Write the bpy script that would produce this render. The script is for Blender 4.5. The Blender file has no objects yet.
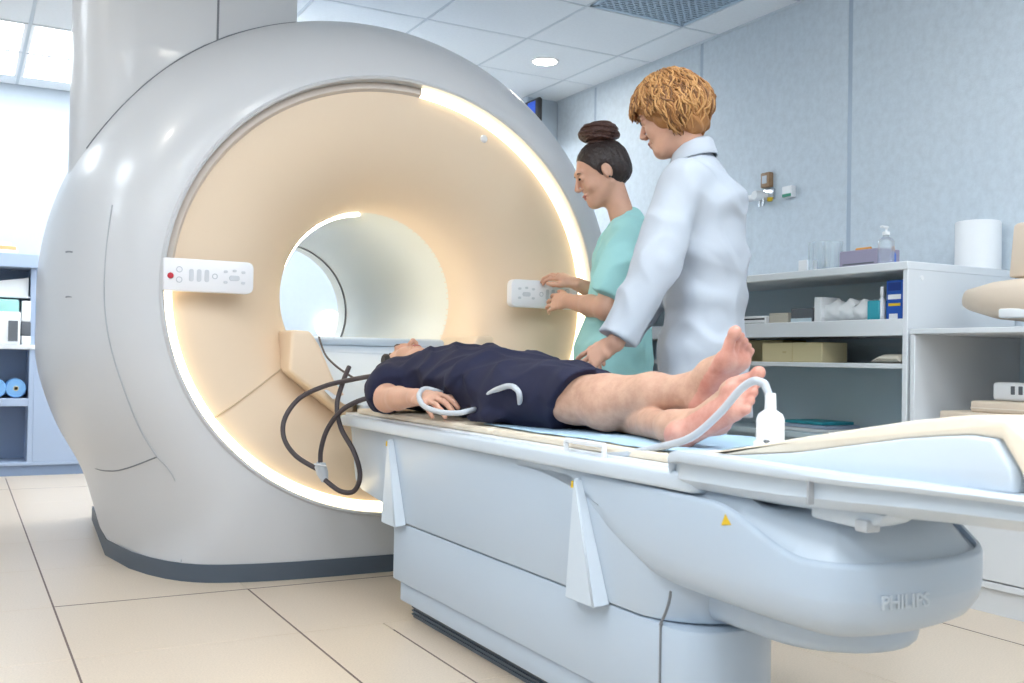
import bpy, bmesh, math, random
import numpy as np
from mathutils import Vector, Matrix
random.seed(7); np.random.seed(7)
PI = math.pi
SC = bpy.context.scene
COL = SC.collection

# ------------------------------------------------------------------ camera
FPX = 1011.7; YAW, PIT, ROL = .5009, .0182, .0184
CAM = np.array([0., 0., .79])
_f = np.array([math.sin(YAW)*math.cos(PIT), math.cos(YAW)*math.cos(PIT), math.sin(PIT)])
_r = np.array([math.cos(YAW), -math.sin(YAW), 0.]); _u = np.cross(_r, _f)
_r, _u = math.cos(ROL)*_r + math.sin(ROL)*_u, -math.sin(ROL)*_r + math.cos(ROL)*_u
cam_data = bpy.data.cameras.new('camera'); cam = bpy.data.objects.new('camera', cam_data); COL.objects.link(cam)
cam_data.sensor_width = 36; cam_data.lens = 36*FPX/1024; cam_data.clip_start = .05
M = Matrix(((_r[0], _u[0], -_f[0], CAM[0]), (_r[1], _u[1], -_f[1], CAM[1]), (_r[2], _u[2], -_f[2], CAM[2]), (0, 0, 0, 1)))
cam.matrix_world = M
cam_data.dof.use_dof = True; cam_data.dof.focus_distance = 3.2; cam_data.dof.aperture_fstop = 6.3
SC.camera = cam

def ray(x, y): return _f + _r*(x-512)/FPX - _u*(y-341.5)/FPX
def onZ(x, y, z=0.): d = ray(x, y); return CAM + d*(z-CAM[2])/d[2]
def onY(x, y, Y): d = ray(x, y); return CAM + d*Y/d[1]
def onX(x, y, X): d = ray(x, y); return CAM + d*X/d[0]
def onD(x, y, dep): return CAM + ray(x, y)*dep
def pj(P):
    P = np.asarray(P, float)-CAM; d = P@_f
    return np.stack([512+FPX*(P@_r)/d, 341.5-FPX*(P@_u)/d], -1)

# ------------------------------------------------------------------ world / exposure
SC.view_settings.view_transform = 'Standard'; SC.view_settings.look = 'None'
SC.view_settings.gamma = 1.0; SC.view_settings.use_curve_mapping = False
SC.view_settings.exposure = 0.44
w = bpy.data.worlds.new('world'); SC.world = w; w.use_nodes = True
w.node_tree.nodes['Background'].inputs[0].default_value = (.86, .94, 1., 1)
w.node_tree.nodes['Background'].inputs[1].default_value = 1.0
ADDED_PANEL = 10.0      # unseen ceiling panels added over the open floor
LAMP_SPOT = 60.0      # downlights
RING = 3.2            # light ring of the scanner

# ------------------------------------------------------------------ materials
def lin(c): return tuple((v/255/12.92 if v/255 <= .04045 else ((v/255+.055)/1.055)**2.4) for v in c)
MATS = {}
def mat(name, rgb=(200, 200, 200), rough=.5, metal=0., emit=0., noise=None, bump=None, coat=0., trans=0., alpha=1., sss=0., spec=.5, rgb2=None, fine=0):
    if name in MATS: return MATS[name]
    m = bpy.data.materials.new(name); m.use_nodes = True
    nt = m.node_tree; b = nt.nodes['Principled BSDF']
    c = lin(rgb) + (1,)
    b.inputs['Base Color'].default_value = c
    b.inputs['Roughness'].default_value = rough; b.inputs['Metallic'].default_value = metal
    b.inputs['Coat Weight'].default_value = coat; b.inputs['Coat Roughness'].default_value = .05
    b.inputs['Specular IOR Level'].default_value = spec
    b.inputs['Transmission Weight'].default_value = trans; b.inputs['Alpha'].default_value = alpha
    if sss:
        b.inputs['Subsurface Weight'].default_value = sss; b.inputs['Subsurface Radius'].default_value = (.012, .005, .003); b.inputs['Subsurface Scale'].default_value = 1.
    if emit:
        b.inputs['Emission Color'].default_value = c; b.inputs['Emission Strength'].default_value = emit
    tc = nt.nodes.new('ShaderNodeTexCoord')
    if noise or rgb2:
        sc, amt = noise or (8, .04)
        n = nt.nodes.new('ShaderNodeTexNoise'); n.inputs['Scale'].default_value = sc; n.inputs['Detail'].default_value = 6; n.inputs['Roughness'].default_value = .65
        nt.links.new(tc.outputs['Object'], n.inputs['Vector'])
        mx = nt.nodes.new('ShaderNodeMix'); mx.data_type = 'RGBA'
        c2 = lin(rgb2) if rgb2 else tuple(max(0, v*(1-amt*3)) for v in c[:3])
        mx.inputs[6].default_value = c; mx.inputs[7].default_value = tuple(c2)+(1,)
        rp = nt.nodes.new('ShaderNodeValToRGB'); rp.color_ramp.elements[0].position = .38; rp.color_ramp.elements[1].position = .68
        nt.links.new(n.outputs[0], rp.inputs[0]); nt.links.new(rp.outputs[0], mx.inputs[0]); nt.links.new(mx.outputs[2], b.inputs['Base Color'])
    if bump:
        sc, st, dist = bump
        n = nt.nodes.new('ShaderNodeTexNoise'); n.inputs['Scale'].default_value = sc; n.inputs['Detail'].default_value = 4
        nt.links.new(tc.outputs['Object'], n.inputs['Vector'])
        bp = nt.nodes.new('ShaderNodeBump'); bp.inputs['Strength'].default_value = st; bp.inputs['Distance'].default_value = dist
        nt.links.new(n.outputs[0], bp.inputs['Height']); nt.links.new(bp.outputs[0], b.inputs['Normal'])
    MATS[name] = m; return m

mat('scanner_white', (205, 206, 209), .3, coat=.15)
mat('funnel_beige', (234, 211, 184), .42)
mat('bore_cream', (232, 231, 220), .3, coat=.3)
mat('seam_grey', (120, 124, 130), .5)
mat('seam_light', (178, 182, 188), .4)
mat('seam_beige', (205, 182, 152), .6)
mat('kick_grey', (78, 88, 100), .45)
mat('ring_lit', (255, 236, 196), .4, emit=RING)
mat('bore_fill', (255, 244, 222), .4, emit=26.)  # glow of the arc added to brighten the bore
mat('ring_off', (214, 202, 192), .35)
mat('panel_white', (236, 236, 240), .3)
mat('button_grey', (190, 194, 202), .4)
mat('button_line', (205, 208, 214), .4)
mat('red', (196, 44, 60), .35)
mat('table_white', (188, 202, 217), .35, coat=.1)
mat('table_bright', (206, 217, 228), .35, coat=.1)
mat('cream_pad', (240, 226, 205), .55, bump=(60, .15, .01))
mat('sheet_blue', (176, 208, 232), .7)
mat('yellow', (228, 190, 40), .5)
mat('black', (22, 22, 26), .5)
mat('cable_dark', (66, 58, 62), .5)
mat('hose_grey', (190, 196, 203), .4)
mat('plastic_white', (236, 238, 240), .35)
mat('wall_paper', (212, 223, 232), .75, noise=(26, .035), bump=(180, .12, .01))
mat('wall_back', (198, 209, 219), .7, noise=(20, .01))
mat('joint_blue', (170, 186, 202), .4)
mat('ceiling_tile', (240, 246, 251), .8, noise=(60, .012))
mat('ceiling_bar', (206, 216, 224), .5)
mat('floor_tile', (216, 199, 179), .32, noise=(190, .05))
mat('floor_sub', (196, 184, 172), .7)
mat('floor_joint', (112, 96, 90), .8)
mat('cab_white', (222, 226, 230), .4)
mat('cab_inside', (206, 222, 230), .5)
mat('cab_blue', (168, 184, 208), .45)
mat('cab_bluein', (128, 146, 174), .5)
mat('vent_blue', (176, 198, 218), .5)
mat('vent_dark', (120, 144, 168), .7)
mat('lamp_face', (255, 248, 236), .4, emit=LAMP_SPOT)
mat('added_panel', (236, 246, 255), .4, emit=ADDED_PANEL)
mat('added_panel_mid', (240, 248, 255), .4, emit=16.)  # hidden panels added behind the scanner to lift ceiling and wall
mat('lamp_panel_far', (240, 248, 255), .4, emit=6.0)
mat('chrome', (200, 204, 208), .18, metal=1.)

# ------------------------------------------------------------------ mesh helpers
def obj(name, v, f, m=None, parent=None, smooth=True, angle=40):
    me = bpy.data.meshes.new(name)
    me.from_pydata([tuple(map(float, p)) for p in v], [], [tuple(map(int, q)) for q in f])
    bm = bmesh.new(); bm.from_mesh(me); bmesh.ops.recalc_face_normals(bm, faces=bm.faces); bm.to_mesh(me); bm.free()
    return link(name, me, m, parent, smooth, angle)
def link(name, me, m=None, parent=None, smooth=True, angle=40):
    if m is not None and not me.materials: me.materials.append(MATS[m] if isinstance(m, str) else m)
    if smooth:
        me.polygons.foreach_set('use_smooth', [True]*len(me.polygons))
        if angle: me.set_sharp_from_angle(angle=math.radians(angle))
    o = bpy.data.objects.new(name, me); COL.objects.link(o)
    if parent is not None:
        o.parent = parent; o.matrix_parent_inverse = Matrix.Translation(-Vector(parent.location))
    return o
def tag(o, label=None, cat=None, group=None, kind=None):
    if label: o['label'] = label
    if cat: o['category'] = cat
    if group: o['group'] = group
    if kind: o['kind'] = kind
    return o
def thing(name, loc, label, cat, group=None):
    o = bpy.data.objects.new(name, None); COL.objects.link(o); o.location = tuple(map(float, loc)); o.empty_display_size = .1
    return tag(o, label, cat, group)
def struct(o): o['kind'] = 'structure'; return o

def box_bm(x0, x1, y0, y1, z0, z1, bev=0., seg=2, bm=None):
    own = bm is None
    b = bmesh.new()
    bmesh.ops.create_cube(b, size=1)
    for v in b.verts:
        v.co = Vector(((x0+x1)/2+v.co.x*(x1-x0), (y0+y1)/2+v.co.y*(y1-y0), (z0+z1)/2+v.co.z*(z1-z0)))
    if bev > 0: bmesh.ops.bevel(b, geom=b.edges[:], offset=bev, segments=seg, affect='EDGES', profile=.5)
    if own: return b
    me = bpy.data.meshes.new('t'); b.to_mesh(me); b.free(); bm.from_mesh(me); bpy.data.meshes.remove(me); return bm
def bmobj(name, b, m, parent=None, smooth=True, angle=40):
    me = bpy.data.meshes.new(name); b.to_mesh(me); b.free(); return link(name, me, m, parent, smooth, angle)
def box(name, x0, x1, y0, y1, z0, z1, m, parent=None, bev=0., seg=2):
    return bmobj(name, box_bm(x0, x1, y0, y1, z0, z1, bev, seg), m, parent)
def prism(name, pts, axis, a0, a1, m, parent=None, bev=0., seg=2, edges='all'):
    """polygon pts extruded along axis ('x','y','z') from a0 to a1"""
    b = bmesh.new()
    def mk(p, a): return {'x': (a, p[0], p[1]), 'y': (p[0], a, p[1]), 'z': (p[0], p[1], a)}[axis]
    vs = [b.verts.new(mk(p, a0)) for p in pts]; vt = [b.verts.new(mk(p, a1)) for p in pts]
    n = len(pts)
    b.faces.new(vs); b.faces.new(vt[::-1])
    for i in range(n): b.faces.new((vs[i], vt[i], vt[(i+1) % n], vs[(i+1) % n]))
    bmesh.ops.recalc_face_normals(b, faces=b.faces)
    if bev > 0:
        es = b.edges[:] if edges == 'all' else [e for e in b.edges if (e.verts[0].co-e.verts[1].co).normalized().dot(Vector(mk((0, 0), 1))) ** 2 < .5]
        bmesh.ops.bevel(b, geom=es, offset=bev, segments=seg, affect='EDGES', profile=.5)
    return bmobj(name, b, m, parent)
def catmull(P, n=8, closed=False):
    P = [np.array(p, float) for p in P]; out = []
    N = len(P); rng = range(N if closed else N-1)
    for i in rng:
        if closed: p0, p1, p2, p3 = P[i-1], P[i], P[(i+1) % N], P[(i+2) % N]
        else: p0, p1, p2, p3 = P[max(i-1, 0)], P[i], P[i+1], P[min(i+2, N-1)]
        for t in np.linspace(0, 1, n, endpoint=False):
            out.append(.5*((2*p1)+(-p0+p2)*t+(2*p0-5*p1+4*p2-p3)*t*t+(-p0+3*p1-3*p2+p3)*t**3))
    if not closed: out.append(P[-1])
    return np.array(out)
def tube_vf(P, rad, sides=8, closed=False, base=0):
    P = np.asarray(P, float); n = len(P)
    rad = np.full(n, rad) if np.isscalar(rad) else np.asarray(rad)
    T = np.roll(P, -1, 0)-np.roll(P, 1, 0) if closed else np.gradient(P, axis=0)
    T /= np.linalg.norm(T, axis=1)[:, None]+1e-12
    ref = np.array([0, 0, 1.]) if abs(T[0, 2]) < .9 else np.array([1., 0, 0])
    N = np.cross(T[0], ref); N /= np.linalg.norm(N); v = []
    for i in range(n):
        N = N-T[i]*(N@T[i]); N /= np.linalg.norm(N); B = np.cross(T[i], N)
        for k in range(sides):
            a = 2*PI*k/sides; v.append(P[i]+rad[i]*(math.cos(a)*N+math.sin(a)*B))
    f = []
    for i in range(n if closed else n-1):
        j = (i+1) % n
        for k in range(sides):
            f.append((base+i*sides+k, base+i*sides+(k+1) % sides, base+j*sides+(k+1) % sides, base+j*sides+k))
    if not closed:
        f.append(tuple(base+k for k in range(sides))[::-1]); f.append(tuple(base+(n-1)*sides+k for k in range(sides)))
    return v, f
def tube(name, P, rad, m, parent=None, sides=8, closed=False):
    v, f = tube_vf(P, rad, sides, closed); return obj(name, v, f, m, parent, angle=60)
def lathe(name, prof, c, m, parent=None, n=32, axis='z', angle=40):
    """prof: (radius, height) list; closed by caps when radius 0"""
    v, f = [], []; k = len(prof)
    for i in range(n):
        a = 2*PI*i/n
        for r, h in prof:
            p = {'z': (r*math.cos(a), r*math.sin(a), h), 'y': (r*math.cos(a), h, r*math.sin(a)), 'x': (h, r*math.cos(a), r*math.sin(a))}[axis]
            v.append((c[0]+p[0], c[1]+p[1], c[2]+p[2]))
    for i in range(n):
        j = (i+1) % n
        for q in range(k-1): f.append((i*k+q, j*k+q, j*k+q+1, i*k+q+1))
    o = obj(name, v, f, m, parent, angle=angle)
    b = bmesh.new(); b.from_mesh(o.data); bmesh.ops.remove_doubles(b, verts=b.verts, dist=1e-5)
    bmesh.ops.recalc_face_normals(b, faces=b.faces); b.to_mesh(o.data); b.free()
    o.data.polygons.foreach_set('use_smooth', [True]*len(o.data.polygons)); o.data.set_sharp_from_angle(angle=math.radians(angle))
    return o
def grid_obj(name, G, m, parent=None, wrap_u=False, angle=50):
    """G: array (nu,nv,3)"""
    nu, nv = G.shape[:2]; v = G.reshape(-1, 3); f = []
    for i in range(nu if wrap_u else nu-1):
        j = (i+1) % nu
        for k in range(nv-1): f.append((i*nv+k, j*nv+k, j*nv+k+1, i*nv+k+1))
    return obj(name, v, f, m, parent, angle=angle)
def text(name, body, size, mat_, parent, origin, xdir, ydir, ext=.001, bold=False):
    cu = bpy.data.curves.new(name, 'FONT'); cu.body = body; cu.size = size; cu.extrude = ext; cu.align_x = 'CENTER'; cu.align_y = 'CENTER'
    if bold: cu.offset = size*.018
    t = bpy.data.objects.new('tmp_text', cu); COL.objects.link(t)
    bpy.context.view_layer.update()
    me = bpy.data.meshes.new_from_object(t.evaluated_get(bpy.context.evaluated_depsgraph_get()))
    bpy.data.objects.remove(t)
    X = Vector(xdir).normalized(); Yv = Vector(ydir).normalized(); Zv = X.cross(Yv)
    mt = Matrix(((X.x, Yv.x, Zv.x, origin[0]), (X.y, Yv.y, Zv.y, origin[1]), (X.z, Yv.z, Zv.z, origin[2]), (0, 0, 0, 1)))
    me.transform(mt); me.materials.clear(); me.name = name
    return link(name, me, mat_, parent, smooth=False)

# ------------------------------------------------------------------ room
WX, WY, CZ = 3.543, 7.45, 2.554
XL, YF = -3.0, -2.6
fl = struct(box('floor', XL, WX+.1, YF, WY+.1, -.06, -.006, 'floor_sub'))
TX0, TY0 = .279, 2.831
tile_me = None
nx0, nx1 = math.floor((XL-TX0)/.6), math.ceil((WX-TX0)/.6)
ny0, ny1 = math.floor((YF-TY0)/.6), math.ceil((WY-TY0)/.6)
full = box_bm(-.299, .299, -.299, .299, -.006, 0, .0008, 1); tile_me = bpy.data.meshes.new('floor_tile'); full.to_mesh(tile_me); full.free()
tile_me.materials.append(MATS['floor_tile'])
for i in range(nx0, nx1):
    for j in range(ny0, ny1):
        x0, x1 = TX0+.6*i, TX0+.6*i+.6; y0, y1 = TY0+.6*j, TY0+.6*j+.6
        if i == 1 and j == -1 or i == 1 and j == -2:
            box('floor_tile', x0+.001, 1.129, y0+.001, y1-.001, -.006, 0, 'floor_tile', fl, .0008, 1)
            box('floor_tile', 1.134, x1-.001, y0+.001, y1-.001, -.006, 0, 'floor_tile', fl, .0008, 1)
        elif x0 >= XL-1e-6 and x1 <= WX+1e-6 and y0 >= YF-1e-6 and y1 <= WY+1e-6:
            o = bpy.data.objects.new('floor_tile', tile_me); COL.objects.link(o); o.location = ((x0+x1)/2, (y0+y1)/2, 0); o.parent = fl
        else:
            a0, a1, b0, b1 = max(x0, XL), min(x1, WX), max(y0, YF), min(y1, WY)
            if a1-a0 > .02 and b1-b0 > .02: box('floor_tile', a0+.001, a1-.001, b0+.001, b1-.001, -.006, 0, 'floor_tile', fl, .0008, 1)
def joint(x0, y0, x1, y1, wd=.0055):
    if abs(x1-x0) < abs(y1-y0): box('joint_strip', x0-wd/2, x0+wd/2, min(y0, y1), max(y0, y1), -.005, .0006, 'floor_joint', fl)
    else: box('joint_strip', min(x0, x1), max(x0, x1), y0-wd/2, y0+wd/2, -.005, .0006, 'floor_joint', fl)
joint(TX0, -2.0, TX0, 7.0); joint(TX0+.6, -2., TX0+.6, TY0+.6); joint(TX0, TY0+.6, TX0+2.4, TY0+.6)
joint(1.131, 1.2, 1.131, 2.75, .004); joint(2.696, -1, 2.696, 2.83); joint(-3, 6.43, .9, 6.43, .003)

ce = struct(box('ceiling', XL, WX+.1, YF, WY+.1, CZ+.004, CZ+.06, 'ceiling_bar'))
CX0, CY0 = 2.699, 4.219
LIGHT_TILES = {}
nx0, nx1 = math.floor((XL-CX0)/.6), math.ceil((WX-CX0)/.6)
ny0, ny1 = math.floor((YF-CY0)/.6), math.ceil((WY-CY0)/.6)
lights = [(-5, 3), (-4, 3), (-5, 4), (-4, 4),
          ]+[(i, j) for j in (-5, -7, -9) for i in (-1, -3, -5, -7)]+[(-9, 0), (-7, 0), (-1, 3), (-2, 2), (-3, 2), (-6, 3), (-9, -6)]  # open-floor and behind-scanner tiles: unseen lamps added to brighten the room
b = box_bm(-.291, .291, -.291, .291, 0, .01, .002, 1); ct = bpy.data.meshes.new('ceiling_tile'); b.to_mesh(ct); b.free(); ct.materials.append(MATS['ceiling_tile'])
for i in range(nx0, nx1):
    for j in range(ny0, ny1):
        x0, x1 = CX0+.6*i, CX0+.6*i+.6; y0, y1 = CY0+.6*j, CY0+.6*j+.6
        if (i, j) in lights or (i, j) == (0, -1): continue
        if x0 >= XL-1e-6 and x1 <= WX+1e-6 and y0 >= YF-1e-6 and y1 <= WY+1e-6:
            o = bpy.data.objects.new('ceiling_tile', ct); COL.objects.link(o); o.location = ((x0+x1)/2, (y0+y1)/2, CZ); o.parent = ce
        else:
            a0, a1, b0, b1 = max(x0, XL), min(x1, WX), max(y0, YF), min(y1, WY)
            if a1-a0 > .04 and b1-b0 > .04: box('ceiling_tile', a0+(.009 if a0 == x0 else 0), a1-(.009 if a1 == x1 else 0), b0+.009, b1-.009, CZ, CZ+.01, 'ceiling_tile', ce, .002, 1)
for n, (i, j) in enumerate(lights):
    x0, y0 = CX0+.6*i, CY0+.6*j
    far = j >= 2
    t = thing('ceiling_light_panel', (x0+.3, y0+.3, CZ), 'bright white square light panel in the ceiling above the blue shelf cabinet' if far and i < -3 else 'added white square light panel hidden in the ceiling behind the scanner' if far else 'added white square light panel in the unseen ceiling over the open floor', 'ceiling light', 'light panels over the blue cabinet' if far and i < -3 else 'added light panels behind the scanner' if far else 'added light panels over the open floor')
    fr = box_bm(x0+.009, x0+.591, y0+.009, y0+.591, CZ-.002, CZ+.003)
    bmobj('frame', fr, 'plastic_white', t)
    box('diffuser', x0+.03, x0+.57, y0+.03, y0+.57, CZ-.005, CZ-.0022, 'lamp_panel_far' if far and i < -3 else 'added_panel_mid' if far else 'added_panel', t)

# walls
wr = struct(box('wall_right', WX, WX+.1, YF, WY+.1, 0, CZ+.004, 'wall_paper'))
ys = [3.297+1.057*k for k in range(-5, 4)]
prev = YF
for yy in ys+[5.88]:
    if yy > 5.88: continue
    if yy-prev > .05: box('wall_panel', WX-.006, WX+.001, prev+.012, yy-.012, .1, CZ, 'wall_paper', wr, .002, 1)
    if yy < 5.87: box('joint_strip', WX-.004, WX+.001, yy-.012, yy+.012, .1, CZ, 'joint_blue', wr)
    prev = yy
box('cornice', WX-.012, WX+.001, YF, 5.88, CZ-.012, CZ, 'ceiling_bar', wr)
struct(box('baseboard_right', WX-.012, WX-.0, YF, 5.88, 0, .1, 'cab_white'))
struct(box('wall_back', XL, WX, WY, WY+.1, 0, CZ+.004, 'wall_back'))
struct(box('trim_1', 3.3, WX, 5.88, WY, 0, CZ, 'wall_back', None, .004, 1))
struct(box('wall_left', XL-.1, XL, YF-.1, WY+.1, 0, CZ+.004, 'wall_back'))
struct(box('wall_front', XL, WX, YF-.1, YF, 0, CZ+.004, 'wall_back'))

# ------------------------------------------------------------------ scanner
GX, GZ = 1.44, 1.02
RX, RZ = .85, .805
scan = thing('mri_scanner', (GX, 3.55, 0), 'large glossy white tunnel scanner with beige funnel and warm light ring', 'scanner')
def rho0(a): return 1/math.sqrt((math.cos(a)/RX)**2+(math.sin(a)/RZ)**2)
_ol = [(1.18*math.cos(t), 1.18*math.sin(t)) for t in np.linspace(PI/2, -.06, 24)] + [(1.172, -.28), (1.10, -.50), (1.0, -.69), (.935, -.9), (.905, -1.02), (.89, -1.4), (.6, -1.8), (0, -1.95)]
_oc = catmull([(p[0], p[1], 0) for p in _ol], 6)
_oa = np.arctan2(_oc[:, 1], _oc[:, 0]); _orr = np.hypot(_oc[:, 0], _oc[:, 1]); _oi = np.argsort(_oa); _oa, _orr = _oa[_oi], _orr[_oi]
def rext(a):
    c, s = math.cos(a), math.sin(a)
    return float(np.interp(math.atan2(s, abs(c)), _oa, _orr))
DEP, YF0, YB, ZK = .82, 3.5, 5.25, .06
NA, NR = 240, 22
G = np.zeros((NA, NR+8, 3)); kick = []
for i in range(NA):
    a = 2*PI*i/NA; c, s = math.cos(a), math.sin(a)
    r0, r1 = rho0(a), rext(a)
    rf = (GZ-ZK)/-s if s < -1e-6 else 1e9
    cut = rf < r1
    tm = math.asin(min(1, (min(r1, rf)-r0)/(r1-r0)))
    for k in range(NR):
        t = tm*(k/(NR-1)); rn = math.sin(t); r = r0+(r1-r0)*rn
        G[i, k] = (GX+r*c, YF0+DEP*(1-math.sqrt(max(0, 1-rn*rn))), GZ+r*s)
    ye = G[i, NR-1, 1]; re = min(r1, rf)
    tp = lambda y: 1-.065*min(1, max(0, (y-4.2)/.9))
    for k, q in enumerate((.33, .66, 1.)): y = ye+(YB-.12-ye)*q; G[i, NR+k] = (GX+re*c*tp(y), y, GZ+re*s)
    for k, (dr, dy) in enumerate(((-.04, -.04), (-.13, 0))):
        rr = re+(dr if not cut else 0); G[i, NR+3+k] = (GX+rr*c*tp(5.2), YB+dy, GZ+rr*s)
    for k, q in enumerate((.6, .3, 0)):
        rr = .37+(re-.13-.37)*q; G[i, NR+5+k] = (GX+rr*c*1.03, YB, GZ+rr*s)
    if cut: kick.append((a, G[i, NR-1].copy()))
shell = grid_obj('shell', G, 'scanner_white', scan, wrap_u=True, angle=60)
# kick plate (plan curve of the shell's foot, left to right)
kick.sort(key=lambda q: q[1][0]); kp = [q[1] for q in kick]
kp = [np.array([kp[0][0]+.05, YB-.1, 0])]+kp+[np.array([kp[-1][0]-.05, YB-.1, 0])]
kv, kf = [], []
for p in kp:
    d = np.array([p[0]-GX, p[1]-4.4, 0]); d /= np.linalg.norm(d)
    for o_, z in ((.006, ZK+.002), (.006, 0.0)):
        kv.append((p[0]+d[0]*o_, p[1]+d[1]*o_, z))
    kv.append((p[0]-d[0]*.05, p[1]-d[1]*.05, ZK+.002))
n = len(kp)
for i in range(n-1):
    kf += [(3*i, 3*i+1, 3*i+4, 3*i+3), (3*i, 3*i+3, 3*i+5, 3*i+2)]
obj('kick_plate', kv, kf, 'kick_grey', scan, angle=30)
# rim lip, light ring, funnel, bore
def ring_grid(prof, a0, a1, n):
    g = np.zeros((n, len(prof), 3))
    for i, a in enumerate(np.linspace(a0, a1, n)):
        for k, (dr, y) in enumerate(prof):
            r = rho0(a)+dr; g[i, k] = (GX+r*math.cos(a), y, GZ+r*math.sin(a))
    return g
grid_obj('rim_lip', ring_grid(((.012, 3.502), (.004, 3.488), (-.004, 3.492), (-.006, 3.54)), 0, 2*PI, 160), 'scanner_white', scan)
A1, A2 = math.radians(84), math.radians(178)
rp = ((-.006, 3.538), (-.014, 3.532), (-.030, 3.532), (-.040, 3.55))
grid_obj('light_ring', ring_grid(rp, A2, A1+2*PI, 150), 'ring_lit', scan)
grid_obj('ring_cover', ring_grid(rp, A1, A2, 60), 'ring_off', scan)
BR = .352
FP = [1-(k/26)**1.0 for k in range(27)]
FG = np.zeros((160, 27+1, 3))
def fun_pt(a, q):
    R1 = rho0(a)-.038; br = BR*math.sqrt(1/((math.cos(a)/1.035)**2+math.sin(a)**2)); r = br+(R1-br)*q
    y = 3.548+.31*(1-math.sqrt(max(0, 1-(1-q)**2.4)))
    return np.array((GX+r*math.cos(a), y, GZ+r*math.sin(a)))
for i in range(160):
    a = 2*PI*i/160
    for k, q in enumerate(FP): FG[i, k] = fun_pt(a, math.sin(q*PI/2) if False else q**1.6 if q < 1 else 1)
    FG[i, 27] = FG[i, 26]+np.array((0, .02, 0))
funnel = grid_obj('funnel', FG, 'funnel_beige', scan, wrap_u=True, angle=None)
def cyl_grid(r, y0, y1, n=96, ny=4):
    g = np.zeros((n, ny, 3))
    for i in range(n):
        a = 2*PI*i/n
        for k, y in enumerate(np.linspace(y0, y1, ny)): g[i, k] = (GX+r*1.035*math.cos(a), y, GZ+r*math.sin(a))
    return g
grid_obj('bore_liner', cyl_grid(BR, 3.858, 5.13), 'bore_cream', scan, wrap_u=True)
grid_obj('bore_end_ring', cyl_grid(BR-.004, 5.13, 5.145, 96, 2), 'cable_dark', scan, wrap_u=True)
grid_obj('bore_liner', cyl_grid(BR-.003, 5.145, 5.26), 'bore_cream', scan, wrap_u=True)
gl = np.array([[(GX+(BR-o_)*1.03*math.cos(a), y_, GZ+(BR-o_)*math.sin(a)) for o_, y_ in ((.002, 3.872), (.010, 3.876), (.010, 3.896), (.002, 3.90))] for a in np.linspace(math.radians(95), math.radians(200), 30)])  # lamp arc added inside the bore mouth to light the opposite wall
grid_obj('bore_fill_arc', gl, 'bore_fill', scan)
# bridge in the bore, apron, saddles
prism('bore_bridge', [(1.12, .72), (1.12, .868), (1.76, .868), (1.76, .72), (1.6, .67), (1.28, .67)], 'y', 3.80, 5.2, 'table_bright', scan, .01)
box('bridge_rail', 1.13, 1.75, 3.775, 3.80, .835, .862, 'table_white', scan, .006)
box('bridge_rail', 1.18, 1.70, 3.76, 3.79, .79, .812, 'table_bright', scan, .006)
gv = []
for t in np.linspace(0, 1, 9):
    y = 3.80-.34*t; z = .86-.235*t**.75; wd = .345-.09*t
    gv.append([(GX-wd-.012, y, z+.014), (GX-wd, y, z+.016), (GX-wd+.03, y, z-.004), (GX, y, z-.012), (GX+wd-.03, y, z-.004), (GX+wd, y, z+.016), (GX+wd+.012, y, z+.014)])
grid_obj('apron', np.array(gv), 'table_bright', scan, angle=60)
for sgn in (-1, 1):
    pts = [(-.20, .575), (-.413, .735), (-.405, .883), (-.335, .88), (-.30, .83), (-.24, .70), (-.16, .60)]
    pts = [(GX+(p[0] if sgn < 0 else -p[0]), p[1]) for p in pts]
    if sgn > 0: pts = pts[::-1]
    prism('saddle', pts, 'y', 3.515, 3.84, 'funnel_beige', scan, .014, 3)
def near_px(grids, path, off=0., n=6):
    P = catmull([(p[0], p[1], 0) for p in path], n)[:, :2]
    V = np.concatenate([g.reshape(-1, 3) for g in grids]); pr = pj(V); out = []
    for q in P:
        d = np.hypot(pr[:, 0]-q[0], pr[:, 1]-q[1]); ii = np.argsort(d)[:4]; ii = [j for j in ii if d[j] < d[ii[0]]+12]
        w_ = 1/(d[ii]+.3); dep = ((V[ii]-CAM)@_f*w_).sum()/w_.sum()
        out.append(onD(q[0], q[1], dep-off))
    out = np.array(out)
    for _ in range(3): out[1:-1] = (out[:-2]+2*out[1:-1]+out[2:])/4
    return out
front = G[:, :NR+3]
tube('seam', near_px([front], [(86, 463), (100, 470), (122, 470), (157, 457)], .004), .0028, 'seam_grey', scan, 5)
tube('seam', near_px([front], [(157, 457), (172, 474), (181, 500), (182, 530), (181, 562)], .003), .0018, 'seam_light', scan, 5)
tube('seam', near_px([front], [(112, 205), (106, 250), (104, 300), (110, 345), (124, 390), (140, 430), (157, 457)], .003), .0022, 'seam_light', scan, 5)
tube('seam', near_px([front], [(217, 47), (221, 57), (231, 65)], .003), .0022, 'seam_light', scan, 5)
fg = FG[:, :26]
tube('seam', near_px([fg], [(209, 421), (235, 404), (262, 384), (281, 369)], .006), .003, 'seam_beige', scan, 5)
tube('seam', near_px([fg], [(281, 369), (300, 385), (320, 399), (340, 412)], .006), .003, 'seam_beige', scan, 5)
for q in ((66, 252), (66, 297)):
    p = near_px([front], [q, (q[0]+4, q[1]-1), (q[0]+9, q[1]+1)], .002, 2); tube('slot', p[:4], .003, 'seam_grey', scan, 5)
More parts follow.
